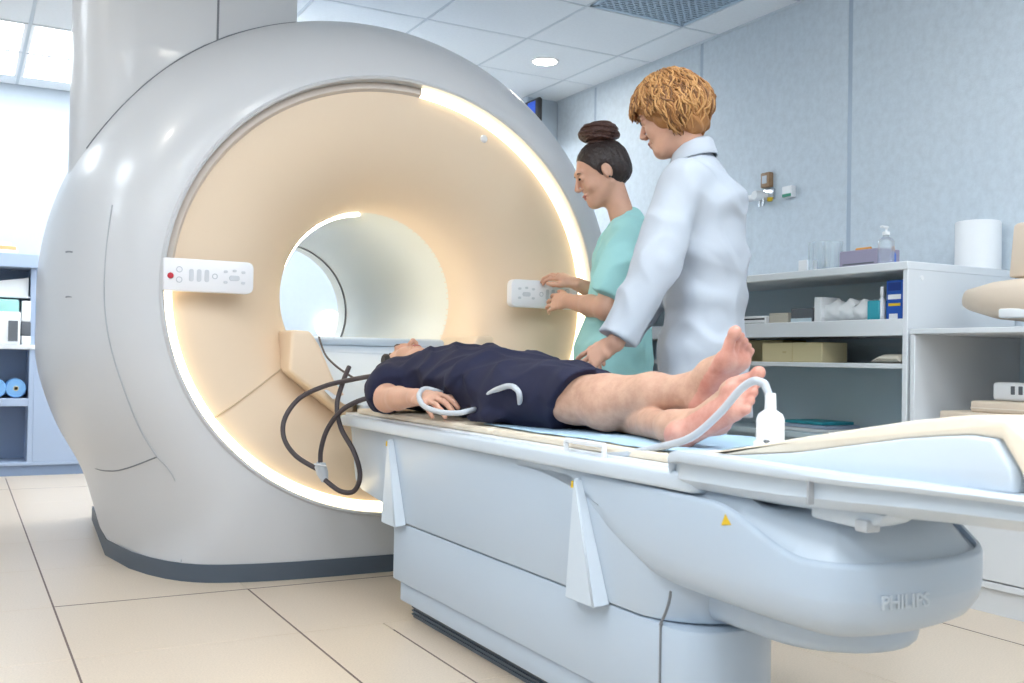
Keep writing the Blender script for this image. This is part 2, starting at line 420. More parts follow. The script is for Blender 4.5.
# service column above the scanner, up to the ceiling
YC = 4.0
def colpath(off=0):
    P = []
    x0, rr = .352, .22
    for t in np.linspace(PI, PI/2, 10): P.append((x0+rr+rr*math.cos(t)*1., YC+rr*.9-rr*.9*math.sin(t)))
    P = [(.50, 5.0)]+P+[(1.17, YC), (1.17, 5.0)]
    return P
cp = colpath()
cg = np.array([[(p[0], p[1], z) for z in (1.2, 2.0, CZ)] for p in cp])
colm = grid_obj('top_column', cg, 'scanner_white', scan, angle=50)
box('column_seam', .853, .861, YC-.003, YC+.004, 1.7, CZ, 'seam_grey', scan)
ra = DEP and (lambda y: math.sqrt(max(0, 1-(1-(y-YF0)/DEP)**2)))
sp = []
for p in cp[1:-1]:
    if p[1] > 4.085: continue
    rn = ra(p[1])
    lo, hi = PI/2, PI*1.02
    best = None
    for a in np.linspace(PI/2, PI, 400):
        r = rho0(a)+(rext(a)-rho0(a))*rn; e = abs(GX+r*math.cos(a)-p[0])
        if best is None or e < best[0]: best = (e, a, r)
    sp.append((p[0], p[1]-.002, GZ+best[2]*math.sin(best[1])))
s2 = [sp[i] for i in range(len(sp)-1)]
for x in np.linspace(s2[-1][0]+.03, 1.165, 20):
    rn = ra(YC); best = min((abs(GX+(rho0(a)+(rext(a)-rho0(a))*rn)*math.cos(a)-x), a) for a in np.linspace(PI/2, PI, 400)); a = best[1]
    s2.append((x, YC-.002, GZ+(rho0(a)+(rext(a)-rho0(a))*rn)*math.sin(a)))
tube('seam', s2, .004, 'seam_grey', scan, 5)
# control panels
def rounded_rect(x0, x1, z0, z1, r, corners=(1, 1, 1, 1), n=6):
    P = []
    for (cx, cz, a0, on) in ((x1-r, z1-r, 0, corners[0]), (x0+r, z1-r, PI/2, corners[1]), (x0+r, z0+r, PI, corners[2]), (x1-r, z0+r, 1.5*PI, corners[3])):
        if on: P += [(cx+r*math.cos(a0+t), cz+r*math.sin(a0+t)) for t in np.linspace(0, PI/2, n)]
        else: P.append((cx+(r if a0 in (0, 1.5*PI) else -r), cz+(r if a0 in (0, PI/2) else -r)))
    return P
def ctrl(x0, x1, z0, z1, flip):
    o = prism('control_panel', rounded_rect(x0, x1, z0, z1, .022, (not flip, flip, flip, not flip)), 'y', 3.475, 3.515, 'panel_white', scan, .004, 2)
    L = x1-x0; X = (lambda t: x1-t*L) if flip else (lambda t: x0+t*L)
    zc = (z0+z1)/2
    lathe('emergency_button', [(0, -.008), (.008, -.008), (.010, -.004), (.010, 0)], (X(.075), 3.475, zc-.005), 'red', o, 20, 'y')
    def ringb(x, z, r): tube('button', [(x+r*math.cos(t), 3.4745, z+r*math.sin(t)) for t in np.linspace(0, 2*PI, 20, endpoint=False)], .0013, 'button_grey', o, 4, True)
    def pill(x, z, w_, h_): prism('button', rounded_rect(x-w_/2, x+w_/2, z-h_/2, z+h_/2, min(w_, h_)*.45), 'y', 3.473, 3.476, 'button_line', o, .0008, 1)
    ringb(X(.17), zc+.017, .009); ringb(X(.17), zc-.017, .009)
    for k in range(3): pill(X(.30+k*.085), zc, .015, .042)
    ringb(X(.56), zc, .008)
    pill(X(.78), zc-.003, .036, .018)
    for dx, dz in ((-.1, .018), (.1, .018), (-.1, -.018), (.1, -.018), (0, .022)): pill(X(.78+dx), zc+dz, .014, .009)
ctrl(.588, .886, .999, 1.108, False)
ctrl(1.896, 2.205, .999, 1.108, True)
lathe('sensor_button', [(0, -.006), (.012, -.006), (.016, 0)], (onY(486, 138, 3.53)[0], 3.548, onY(486, 138, 3.53)[2]), 'panel_white', scan, 20, 'y')

# ------------------------------------------------------------------ patient table
tab = thing('patient_table', (GX, 2.2, 0), 'long pale blue-white patient table with rounded foot end, docked to the scanner', 'table')
def plan_round(x0, x1, y0, y1, rad, n=10):   # rounded at the y0 end
    P = [(x0, y1)]
    P += [(x0+rad-rad*math.cos(t), y0+rad-rad*math.sin(t)) for t in np.linspace(0, PI/2, n)]
    P += [(x1-rad+rad*math.sin(t), y0+rad-rad*math.cos(t)) for t in np.linspace(0, PI/2, n)]
    return P+[(x1, y1)]
PED = [(1.202, 2.935)]+[tuple(p[:2]) for p in catmull([(1.202, 1.62, 0), (1.204, 1.55, 0), (1.222, 1.505, 0), (1.28, 1.478, 0), (1.37, 1.485, 0), (1.46, 1.55, 0), (1.54, 1.67, 0), (1.62, 1.84, 0), (1.678, 2.05, 0)], 4)]+[(1.678, 2.935)]
prism('kick_base', plan_round(1.24, 1.62, 1.62, 2.86, .15), 'z', 0, .05, 'kick_grey', tab)
for k in range(4): box('kick_rib', 1.235, 1.625, 1.8, 2.862, .008+k*.011, .012+k*.011, 'kick_grey', tab)
prism('skirt', [(GX+(p[0]-GX)*.95, 2.2+(p[1]-2.2)*(.955)) for p in PED], 'z', .045, .104, 'table_white', tab, .004, 2, 'cap')
prism('pedestal', PED, 'z', .106, .286, 'table_white', tab, .005, 2, 'cap')
prism('body', plan_round(1.198, 1.682, 1.50, 2.955, .16), 'z', .289, .55, 'table_white', tab, .005, 2, 'cap')
box('pedestal_seam', 1.1995, 1.21, 1.574, 1.578, .106, .286, 'seam_grey', tab)
tube('body_groove', [(1.199, 1.575-.03*math.sin(t), .286+.07*t/1.5) for t in np.linspace(0, 1.5, 8)], .003, 'seam_grey', tab, 5)
prism('head_body', [(2.95, .55), (2.95, .30), (3.30, .335), (3.36, .36), (3.42, .55)], 'x', 1.225, 1.655, 'table_white', tab, .008, 2)
box('shadow_gap', 1.205, 1.675, 1.5, 3.35, .549, .5525, 'seam_grey', tab)
prism('top_slab', plan_round(1.175, 1.705, 1.45, 3.0, .03)[:-1]+[(1.705, 3.38), (1.60, 3.48), (1.28, 3.48), (1.175, 3.38)], 'z', .552, .588, 'table_bright', tab, .008, 3, 'cap')
box('top_tray', 1.21, 1.67, 1.5, 3.43, .586, .594, 'plastic_white', tab, .003)
prism('head_tongue', [(1.25, 3.36), (1.63, 3.36), (1.56, 3.62), (1.32, 3.62)], 'z', .592, .622, 'table_bright', tab, .006, 2)
for y1 in (2.955, 1.87):   # side fins
    v = [(1.20, y1, .535), (1.20, y1-.012, .535), (1.180, y1-.002, .535), (1.180, y1-.010, .535),
         (1.20, y1, .285), (1.20, y1-.125, .285), (1.166, y1+.002, .278), (1.166, y1-.11, .278)]
    f = [(0, 1, 3, 2), (4, 6, 7, 5), (0, 2, 6, 4), (2, 3, 7, 6), (3, 1, 5, 7), (0, 4, 5, 1)]
    o = obj('side_fin', v, f, 'table_bright', tab); b = bmesh.new(); b.from_mesh(o.data)
    bmesh.ops.bevel(b, geom=b.edges[:], offset=.003, segments=2, affect='EDGES'); b.to_mesh(o.data); b.free()
    prism('warning_sticker', [(y1+.0015, .515), (y1-.0055, .515), (y1-.002, .530)], 'x', 1.176, 1.182, 'yellow', o)
# foot housing
pl = catmull([(1.198, 2.15, 0), (1.196, 1.85, 0), (1.184, 1.62, 0), (1.172, 1.42, 0), (1.168, 1.27, 0), (1.178, 1.165, 0), (1.215, 1.115, 0), (1.30, 1.088, 0), (1.42, 1.09, 0), (1.53, 1.125, 0), (1.61, 1.19, 0), (1.66, 1.28, 0), (1.685, 1.42, 0), (1.69, 1.62, 0), (1.684, 1.85, 0), (1.682, 2.15, 0)], 8)
T = np.gradient(pl, axis=0); T /= np.linalg.norm(T, axis=1)[:, None]; NRM = np.stack([-T[:, 1], T[:, 0], T[:, 2]*0], 1)
if NRM[0, 0] < 0: NRM = -NRM          # inward
def sstep(a, b_, x): t = min(1, max(0, (x-a)/(b_-a))); return t*t*(3-2*t)
HG = []
for p, nn in zip(pl, NRM):
    y = p[1]; zt = .487+.063*sstep(1.17, 1.40, y); zb = .365+.14*sstep(1.55, 2.1, y)*1.1
    zb = min(zb, .53)
    row = []
    fade = 1-sstep(1.7, 2.1, y)
    for ins, z in ((.10, zb-.012), (.05, zb-.004), (.022, zb+.01), (.006, zb+.032), (0, zb+.06), (0, (zb+zt)/2), (0, zt-.012), (.004, zt-.003), (.010, zt-.002), (.012, zt-.012)):
        row.append(p+nn*ins*(.3+.7*fade)+np.array((0, 0, z)))
    HG.append(row)
HG = np.array(HG)
hs = grid_obj('foot_housing', HG, 'table_white', tab, angle=60)
grid_obj('housing_bottom', np.stack([HG[:, 0], np.array([(GX, max(1.2, p[1]), HG[i, 0, 2]-.002) for i, p in enumerate(pl)])], 1), 'table_white', tab)
DG = []
for i, p in enumerate(pl):
    q = HG[i, -1]; k_ = 1-sstep(1.5, 1.7, p[1])
    DG.append([q, q+NRM[i]*.006, q+NRM[i]*.03+np.array((0, 0, .03*k_)), q+NRM[i]*.055+np.array((0, 0, (.5535-q[2])*.8)), (GX+(q[0]-GX)*.6, max(1.24, q[1]+.05*k_), .5535), (GX, max(1.3, p[1]), .554)])
grid_obj('housing_deck', np.array(DG), 'table_bright', tab, angle=50)
tube('seam', [HG[i, k]-NRM[i]*.0 for i in [int(np.argmin(np.abs(pj(HG[:, 5])[:, 0]-829)))] for k in (3, 4, 5, 6, 7)], .0018, 'seam_light', tab, 5)
prism('keel', plan_round(1.275, 1.58, 1.21, 1.8, .15), 'z', .297, .362, 'table_white', tab, .02, 3, 'cap')
prism('warning_sticker', [(onX(722, 525, 1.17)[1], onX(722, 525, 1.17)[2]), (onX(732, 525, 1.17)[1], onX(732, 525, 1.17)[2]), (onX(726, 514, 1.17)[1], onX(726, 514, 1.17)[2])], 'x', 1.168, 1.182, 'yellow', tab)
ii = int(np.argmin(np.abs(pj(HG[:, 5])[:, 0]-905)))
c_ = HG[ii, 5]*.55+HG[ii, 4]*.45; tn = -T[ii] if T[ii, 0] < 0 else T[ii]
text('maker_name', 'PHILIPS', .030, 'table_bright', tab, c_-NRM[ii]*.0015, tn, (0, 0, 1), .0012, True)
# foot tray and raised foot board
TG = []
for y, zb_, zt_, xo in ((1.52, .563, .588, 0), (1.515, .560, .622, .008), (1.48, .560, .630, .022), (1.36, .562, .630, .026), (1.22, .566, .629, .026), (1.08, .574, .628, .022), (.98, .580, .630, .012), (.88, .583, .630, 0), (.74, .588, .630, -.01), (.62, .60, .630, -.05), (.56, .612, .630, -.12)):
    xl, xr = 1.172-xo, 1.708+xo; h_ = zt_-zb_
    TG.append([(xl+.09, y, zb_-.012*(y < 1.45)), (xl+.04, y, zb_), (xl+.018, y, zb_+.25*h_), (xl+.022, y, zb_+.66*h_), (xl+.004, y, zb_+.72*h_), (xl, y, zb_+.86*h_), (xl+.004, y, zt_), (xl+.03, y, zt_), (GX, y, zt_-.004),
               (xr-.03, y, zt_), (xr-.004, y, zt_), (xr, y, zb_+.86*h_), (xr-.004, y, zb_+.72*h_), (xr-.022, y, zb_+.66*h_), (xr-.018, y, zb_+.25*h_), (xr-.04, y, zb_), (xr-.09, y, zb_-.012*(y < 1.45)), (xl+.09, y, zb_-.012*(y < 1.45))])
TG = np.array(TG); ft = grid_obj('foot_tray', TG, 'table_bright', tab, angle=50)
prism('bracket', [(1.20, .545), (1.20, .57), (1.05, .57), (1.06, .555), (1.10, .542)], 'x', 1.21, 1.28, 'table_bright', tab, .006, 2)
box('bracket_clip', 1.20, 1.23, 1.075, 1.10, .54, .558, 'hose_grey', tab, .003)
box('tray_seam', 1.153, 1.165, 1.148, 1.151, .575, .612, 'seam_light', tab)
prism('foot_board', [(1.42, .624), (1.22, .648), (1.0, .688), (.90, .700), (.86, .698), (.835, .66), (.83, .63), (1.05, .624)], 'x', 1.19, 1.69, 'table_bright', tab, .005, 2)
prism('foot_pad', [(1.50, .625), (1.40, .636), (1.22, .672), (1.0, .713), (.90, .727), (.85, .724), (.805, .69), (.79, .625), (.812, .622), (.828, .66), (.855, .6985), (.90, .7005), (1.0, .6885), (1.22, .6485), (1.42, .6245)], 'x', 1.20, 1.68, 'cream_pad', tab, .006, 2)
# side handle loop on the tray
h0, h1 = onX(566, 447, 1.195), onX(604, 458, 1.195)
hp = [(1.195, h0[1], .588), (1.195, h0[1]+.0, .614), (1.195, h1[1], .614), (1.195, h1[1], .588)]
tube('side_handle', catmull([hp[0], hp[1]], 3).tolist()+catmull([hp[1], hp[2]], 4)[1:].tolist()+catmull([hp[2], hp[3]], 3)[1:].tolist(), .006, 'plastic_white', tab, 6)

# ------------------------------------------------------------------ shelf cabinets by the right wall
mat('box_yellow', (216, 202, 160), .7); mat('box_yellow2', (202, 184, 138), .7)
mat('med_blue', (30, 84, 178), .4); mat('med_navy', (22, 52, 130), .4); mat('teal_box', (52, 160, 176), .45); mat('purple_box', (158, 152, 174), .6)
mat('clear', (235, 242, 246), .08, trans=.75, alpha=.55); mat('paper', (238, 240, 242), .8); mat('grey_dark', (96, 100, 106), .6)
mat('pad_tan', (226, 208, 188), .6); mat('pad_edge', (238, 226, 210), .6); mat('blue_cap', (70, 110, 200), .4); mat('orange', (222, 152, 60), .5)
mat('green', (24, 132, 104), .5); mat('bronze', (150, 118, 86), .4); mat('screen_blue', (30, 90, 220), .3); mat('bag', (196, 190, 176), .7)
mat('mint', (160, 214, 206), .6); mat('folder', (228, 186, 130), .7); mat('roll_blue', (120, 172, 222), .6)
U1 = thing('shelf_cabinet', (3.23, 3.4, 0), 'tall white open shelf cabinet with three compartments against the right wall', 'cabinet')
FX, Y1, Y2 = 2.93, 2.455, 4.6
T1 = 1.165
box('side_panel', FX, WX-.02, Y1, Y1+.022, .1, T1-.004, 'cab_white', U1, .002, 1)
box('side_panel', FX, WX-.02, Y2-.022, Y2, .1, T1-.004, 'cab_white', U1, .002, 1)
box('back_panel', 3.29, 3.305, Y1+.022, Y2-.022, .1, T1-.03, 'cab_inside', U1)
box('cabinet_top', FX-.006, WX-.02, Y1-.002, Y2+.002, T1-.030, T1, 'cab_white', U1, .003, 1)
box('shelf', FX+.004, 3.29, Y1+.022, Y2-.022, .905, .930, 'cab_white', U1, .002, 1)
box('shelf_edge', FX+.0, FX+.016, Y1+.022, Y2-.022, .902, .962, 'cab_white', U1, .002, 1)
box('shelf', FX+.006, 3.29, Y1+.022, Y2-.022, .784, .802, 'cab_white', U1, .002, 1)
box('bottom_shelf', FX+.006, 3.29, Y1+.022, Y2-.022, .1, .12, 'cab_white', U1)
box('plinth', FX+.03, WX-.03, Y1+.01, Y2-.01, 0, .1, 'cab_white', U1)
lathe('screw_cap', [(0, -.002), (.008, -.002), (.009, 0)], (onY(922, 278, Y1)[0], Y1, onY(922, 278, Y1)[2]), 'plastic_white', U1, 14, 'y')
box('back_rail', 3.28, 3.29, Y1+.03, Y2-.03, .875, .885, 'cab_inside', U1)

U2 = thing('low_cabinet', (3.23, 1.8, 0), 'low white open cabinet holding flat cushions beside the tall shelf cabinet', 'cabinet')
Y3, Y4, T2 = .9, Y1-.012, .925
box('side_panel', FX, WX-.02, Y4-.02, Y4, .1, T2-.02, 'cab_white', U2, .002, 1)
box('side_panel', FX, WX-.02, Y3, Y3+.02, .1, T2-.02, 'cab_white', U2, .002, 1)
box('cabinet_top', FX-.004, WX-.02, Y3, Y4, T2-.02, T2, 'cab_white', U2, .003, 1)
box('back_panel', WX-.035, WX-.02, Y3+.02, Y4-.02, .1, T2-.02, 'cab_inside', U2)
box('shelf', FX+.01, WX-.035, Y3+.02, Y4-.02, .50, .52, 'cab_white', U2, .002, 1)
box('lower_front', FX, FX+.018, Y3+.02, Y4-.02, .108, .50, 'cab_white', U2, .002, 1)
box('bottom_board', FX, WX-.035, Y3, Y4, .082, .104, 'cab_white', U2, .002, 1)
box('plinth', FX+.015, WX-.03, Y3+.01, Y4-.01, 0, .082, 'cab_white', U2)

def bottle(name, c, r, h, m, label, cat, cap=None, pump=False, group=None):
    t = thing(name, c, label, cat, group)
    z = c[2]
    lathe('bottle_body', [(0, z), (r*.9, z), (r, z+.006), (r, z+h*.62), (r*.85, z+h*.68), (r*.35, z+h*.74), (r*.35, z+h*.8), (0, z+h*.8)], (c[0], c[1], 0), m, t, 20)
    if pump:
        lathe('pump_collar', [(0, z+h*.78), (r*.45, z+h*.78), (r*.45, z+h*.86), (r*.15, z+h*.87), (r*.15, z+h*.95), (0, z+h*.95)], (c[0], c[1], 0), cap, t, 16)
        box('pump_head', c[0]-r*.9, c[0]+r*.25, c[1]-r*.25, c[1]+r*.25, z+h*.94, z+h, cap, t, .003)
    else:
        lathe('cap', [(0, z+h*.76), (r*.5, z+h*.76), (r*.5, z+h), (0, z+h)], (c[0], c[1], 0), cap or m, t, 16)
    return t
def carton(name, x0, x1, y0, y1, z0, z1, m, label, cat='box', group=None, lid=None, marks=()):
    t = thing(name, ((x0+x1)/2, (y0+y1)/2, z0), label, cat, group)
    bd = box('box_body', x0, x1, y0, y1, z0, z1, m, t, .003, 1)
    for (u0, u1, v0, v1, mm) in marks:   # on the front face (-x): u along -y, v along z
        box('print_patch', x0-.0008, x0+.002, y1-(y1-y0)*u1, y1-(y1-y0)*u0, z0+(z1-z0)*v0, z0+(z1-z0)*v1, mm, bd)
    return t
# things on top of the tall cabinet
def at_top(px, py, x, z=T1): p = onX(px, py, x); return p[1]
ZT = T1+.001
bottle('sanitizer_bottle', (3.06, at_top(886, 250, 3.06), ZT), .03, .155, 'clear', 'clear pump bottle of hand gel on top of the tall cabinet', 'bottle', 'plastic_white', True)
y = at_top(893, 262, 3.1)
bottle('small_bottle', (3.12, at_top(893, 250, 3.12), ZT), .012, .085, 'blue_cap', 'tiny blue vial with orange cap beside the hand gel', 'vial', 'orange')
ya, yb = at_top(878, 258, 3.05), at_top(839, 258, 3.05)
carton('tissue_box', 3.05, 3.17, ya, yb, ZT, ZT+.075, 'purple_box', 'greyish purple cardboard box on top of the tall cabinet', 'box', None, None, ((.1, .9, .25, .32, 'grey_dark'),))
tube('orange_strip', [(3.1, ya+.08, ZT+.082), (3.1, ya+.15, ZT+.082)], .008, 'orange', None, 8).name = 'tape_roll'
tag(bpy.data.objects['tape_roll'], 'small orange stick lying on the purple box', 'stick')
def cup(px, x, r0, r1, h, label):
    yy = at_top(px, 258, x)
    t = lathe('clear_cup', [(0, ZT), (r0, ZT), (r1, ZT+h), (r1-.003, ZT+h), (r0-.003, ZT+.004), (0, ZT+.004)], (x, yy, 0), 'clear', None, 24)
    return tag(t, label, 'cup')
cup(832, 3.12, .034, .044, .13, 'wide clear plastic cup standing against the purple box')
cup(822, 3.2, .03, .04, .15, 'clear plastic cup behind the wide cup on the tall cabinet')
cup(811, 3.05, .010, .011, .125, 'thin clear tube standing on the tall cabinet')
carton('paper_pack', 3.1, 3.16, at_top(807, 255, 3.1), at_top(798, 255, 3.1), ZT, ZT+.065, 'paper', 'small white paper pack at the end of the cabinet top')
pr = thing('paper_roll', (3.3, 2.62, ZT), 'large white paper roll standing on end on the tall cabinet', 'paper roll')
cx = onY(978, 240, 2.56)[0]; rr = .083; pr.location = (cx, 2.56, ZT)
lathe('roll', [(.02, ZT), (rr, ZT), (rr, ZT+.185), (rr-.004, ZT+.19), (.02, ZT+.19), (.02, ZT)], (cx, 2.56, 0), 'paper', pr, 40)
lathe('core', [(.019, ZT), (.019, ZT+.191), (.016, ZT+.191), (.016, ZT), (.019, ZT)], (cx, 2.56, 0), 'box_yellow', pr, 20)
# upper shelf (z .930)
Z1 = .9305
def ysp(px, x, py=300): return onX(px, py, x)[1]
for k, (a, bb, m, lb) in enumerate(((886, 903, 'med_blue', 'blue medicine box with white and yellow print on the upper shelf'), (904, 909.5, 'med_navy', 'second blue medicine box pressed against the side panel'))):
    carton('medicine_box', 2.97, 3.05, max(Y1+.024, ysp(bb, 2.97)), ysp(a, 2.97), Z1, 1.105, m, lb, 'box', None, None, ((.12, .88, .78, .95, 'med_navy'), (.12, .88, .60, .70, 'paper'), (.15, .85, .46, .52, 'yellow'), (.2, .7, .1, .3, 'paper')))
bottle('spray_bottle', (2.99, ysp(882, 2.99), Z1), .014, .155, 'plastic_white', 'slim white bottle between the teal box and the blue box', 'bottle', 'plastic_white')
carton('teal_box', 2.97, 3.04, ysp(879, 2.97), ysp(867, 2.97), Z1, 1.035, 'teal_box', 'small teal cardboard box on the upper shelf')
def sdf_lump(*a): pass
for k, (px0, px1, h_) in enumerate(((850, 866, .105), (835, 851, .11), (820, 837, .108))):   # bags of wipes
    ya, yb = ysp(px1, 2.97), ysp(px0, 2.97)
    g = []
    for u in np.linspace(0, 1, 9):
        row = []
        for t in np.linspace(0, 2*PI, 17):
            wob = .88+.12*math.sin(5*t+u*7+k)
            row.append((3.03+.055*math.cos(t)*wob, ya+(yb-ya)*u, Z1+.02+max(-.02, (h_*.5)*(math.sin(t)*wob)*(.75+.35*math.sin(PI*u))+h_*.42)))
        g.append(row)
    tag(grid_obj('wipe_bag', np.array(g), 'paper', None, angle=80), ('crumpled white plastic bag next to the small teal box', 'crumpled white plastic bag between two other crumpled bags', 'crumpled white plastic bag beside the narrow upright white box')[k], 'bag', 'crumpled white bags on the upper shelf')
carton('white_box', 2.97, 3.08, ysp(821, 2.97), ysp(814, 2.97), Z1, 1.06, 'paper', 'narrow upright white box beside the crumpled bags')
carton('glove_box', 2.98, 3.12, ysp(813, 2.98), ysp(791, 2.98), Z1, 1.02, 'grey_dark', 'low grey box with clear wrapping on the upper shelf', 'box', None, None, ((.0, .95, .0, .55, 'cab_inside'),))
carton('clear_tray', 2.98, 3.1, ysp(788, 2.98), ysp(769, 2.98), Z1, 1.005, 'bag', 'pale translucent tray next to the grey box')
t = carton('cd_stack', 2.97, 3.1, ysp(766, 2.97), ysp(742, 2.97), Z1, .995, 'paper', 'low pile of flat white packs with dark edges on the shelf', 'packs', None, None, ((.05, .95, .15, .25, 'grey_dark'), (.05, .95, .45, .55, 'grey_dark'), (.05, .95, .75, .85, 'black')))
# middle shelf (z .802)
Z2 = .8025
carton('cardboard_box', 2.97, 3.11, ysp(822, 2.97, 350), ysp(762, 2.97, 350), Z2, .882, 'box_yellow', 'pale yellow low cardboard box on the middle shelf', 'box', None, None, ((0, .52, 0, .02, 'box_yellow2'), (.52, .53, 0, 1, 'box_yellow2'), (.36, .42, .45, .55, 'box_yellow2')))
carton('cardboard_box', 3.13, 3.27, ysp(783, 3.13, 335), ysp(745, 3.13, 335), Z2, .898, 'box_yellow2', 'taller tan cardboard box behind the pale yellow box')
g = []
ya, yb = ysp(908, 2.98, 355)+.002, ysp(879, 2.98, 355)
for u in np.linspace(0, 1, 9):
    h_ = .012+.022*min(1, u*9)*min(1, (1-u)*4+.15)
    g.append([(3.0+.06*math.cos(t), max(Y1+.026, ya)+(yb-max(Y1+.026, ya))*u, Z2+max(0, h_*.5+h_*.5*math.sin(t))) for t in np.linspace(0, 2*PI, 13)])
tag(grid_obj('soft_pouch', np.array(g), 'bag', None, angle=80), 'flat beige pouch lying on the middle shelf', 'pouch')
# bottom: magazines lying on a low inner shelf
box('shelf', FX+.05, 3.29, Y1+.022, Y2-.022, .50, .518, 'cab_inside', U1)
for k, (px0, px1, m, z, lb) in enumerate(((785, 838, 'paper', .519, 'white magazine at the bottom of the magazine pile'), (790, 832, 'cab_blue', .533, 'pale blue magazine in the middle of the magazine pile'), (788, 826, 'teal_box', .547, 'teal magazine on top of the pile in the bottom compartment'))):
    ya, yb = ysp(px1, 3.1, 428), ysp(px0, 3.1, 428)
    o = box('magazine', 3.05+.015*k, 3.26, ya, yb, z, z+.013, m, None, .002, 1); tag(o, lb, 'magazine')
# low cabinet contents
def slab(name, x0, x1, y0, y1, z0, z1, label, tilt=0.):
    t = thing(name, ((x0+x1)/2, (y0+y1)/2, z0), label, 'cushion')
    box('cushion_body', x0, x1, y0, y1, z0, z1, 'pad_tan', t, .008, 3)
    box('cushion_trim', x0-.001, x1+.001, y0-.001, y1+.001, z0+.010, z0+.018, 'pad_edge', t, .004, 2)
    return t
p1, p2 = onX(938, 418, 2.98), onX(970, 405, 3.0)
box('shelf', FX+.02, WX-.035, Y3+.02, Y4-.02, .575, .592, 'cab_white', U2, .002, 1)
slab('flat_cushion', 2.985, 3.4, 1.2, p1[1], .593, .643, 'wide tan flat cushion at the bottom of the cushion stack')
slab('flat_cushion', 3.0, 3.36, 1.3, p2[1], .6435, .682, 'smaller tan flat cushion lying on the wide one')
dv = thing('coil_box', (3.1, 2.0, .683), 'small white plastic device with dark slots lying on the flat cushions', 'device')
q0, q1 = onX(992, 385, 3.08)[1], onX(1024, 385, 3.08)[1]-.03
box('device_body', 3.08, 3.16, q1, q0, .683, .745, 'plastic_white', dv, .012, 3)
for k in range(3): box('slot', 3.0785, 3.083, q0-.085-k*.028, q0-.07-k*.028, .705, .733, 'grey_dark', dv, .001, 1)
# tan padded coil on the low cabinet
pc = thing('padded_coil', (3.2, 2.0, T2), 'tan padded curved body coil with upright end on the low cabinet', 'coil')
g = []
for y, hw, z0, z1 in ((2.36, .01, 1.02, 1.03), (2.35, .06, 1.0, 1.05), (2.30, .12, .985, 1.068), (2.19, .17, .955, 1.085), (2.02, .19, .935, 1.095), (1.85, .2, .927, 1.098), (1.6, .2, .927, 1.098), (1.45, .18, .94, 1.08), (1.42, .02, 1.0, 1.01)):
    g.append([(3.14+hw*math.copysign(abs(math.cos(t))**.6, math.cos(t)), y, (z0+z1)/2+(z1-z0)/2*math.copysign(abs(math.sin(t))**.6, math.sin(t))) for t in np.linspace(0, 2*PI, 25)])
grid_obj('pad_body', np.array(g), 'pad_tan', pc, angle=80)
prism('upright_pad', [(2.13, 1.09), (2.115, 1.26), (2.10, 1.268), (1.9, 1.268), (1.88, 1.26), (1.87, 1.09)], 'x', 3.02, 3.10, 'pad_tan', pc, .008, 2)
box('coil_clip', 2.955, 3.0, 1.98, 2.12, .955, .985, 'plastic_white', pc, .006, 2)

# ------------------------------------------------------------------ wall and ceiling fittings on the right
dl = thing('downlight', (2.991, 5.122, CZ), 'round bright downlight recessed in a ceiling tile near the right wall', 'downlight')
lathe('trim_ring', [(.072, CZ-.001), (.086, CZ-.001), (.082, CZ-.006), (.07, CZ-.007), (.068, CZ-.001)], (2.991, 5.122, 0), 'plastic_white', dl, 32)
lathe('lamp_lens', [(0, CZ-.004), (.069, CZ-.004), (.069, CZ-.001), (0, CZ-.001)], (2.991, 5.122, 0), 'lamp_face', dl, 32)
for k, (x, y) in enumerate(((.9, 1.82), (-.3, 1.82), (-.3, 3.6), (.9, .3), (1.5, -.3), (-1.5, 2.4))):
    d2 = thing('downlight', (x, y, CZ), 'round white downlight recessed in the ceiling over the open floor', 'downlight', 'downlights over the open floor')
    lathe('trim_ring', [(.072, CZ-.001), (.086, CZ-.001), (.082, CZ-.006), (.07, CZ-.007), (.068, CZ-.001)], (x, y, 0), 'plastic_white', d2, 32)
    lathe('lamp_lens', [(0, CZ-.004), (.069, CZ-.004), (.069, CZ-.001), (0, CZ-.001)], (x, y, 0), 'lamp_face', d2, 32)
vt = thing('ceiling_vent', (CX0+.3, CY0-.3, CZ), 'square blue-grey perforated air vent in the ceiling', 'vent')
b = bmesh.new()
vx0, vx1, vy0, vy1 = CX0+.012, CX0+.588, CY0-.588, CY0-.012
for (a0, a1, b0, b1) in ((vx0, vx1, vy0, vy0+.02), (vx0, vx1, vy1-.02, vy1), (vx0, vx0+.02, vy0, vy1), (vx1-.02, vx1, vy0, vy1)): box_bm(a0, a1, b0, b1, CZ-.003, CZ+.006, bm=b)
bmobj('frame', b, 'vent_blue', vt)
box('vent_back', vx0, vx1, vy0, vy1, CZ+.004, CZ+.008, 'vent_dark', vt)
b = bmesh.new(); rows = 22; dy = (vy1-vy0-.04)/rows
for k in range(rows+1): yy = vy0+.02+k*dy; box_bm(vx0+.02, vx1-.02, yy-dy*.22, yy+dy*.22, CZ-.002, CZ+.001, bm=b)
ncol = 12; dx = (vx1-vx0-.04)/ncol
for k in range(rows):
    for c in range(ncol+1):
        xx = vx0+.02+(c+(.5 if k % 2 else 0))*dx
        if xx < vx1-.02: box_bm(xx-.007, xx+.007, vy0+.02+k*dy, vy0+.02+(k+1)*dy, CZ-.0015, CZ+.001, bm=b)
bmobj('grille', b, 'vent_blue', vt, smooth=False)
# small screen on the side of the boxed column
sc_ = thing('wall_monitor', (3.29, 5.77, 2.3), 'small black device with blue display high on the boxed column', 'monitor')
box('case', 3.262, 3.298, 5.66, 5.90, 2.305, 2.505, 'black', sc_, .02, 3)
box('screen', 3.259, 3.264, 5.70, 5.80, 2.34, 2.485, 'screen_blue', sc_, .002, 1)
box('yellow_line', 3.2575, 3.26, 5.70, 5.80, 2.378, 2.392, 'yellow', sc_)
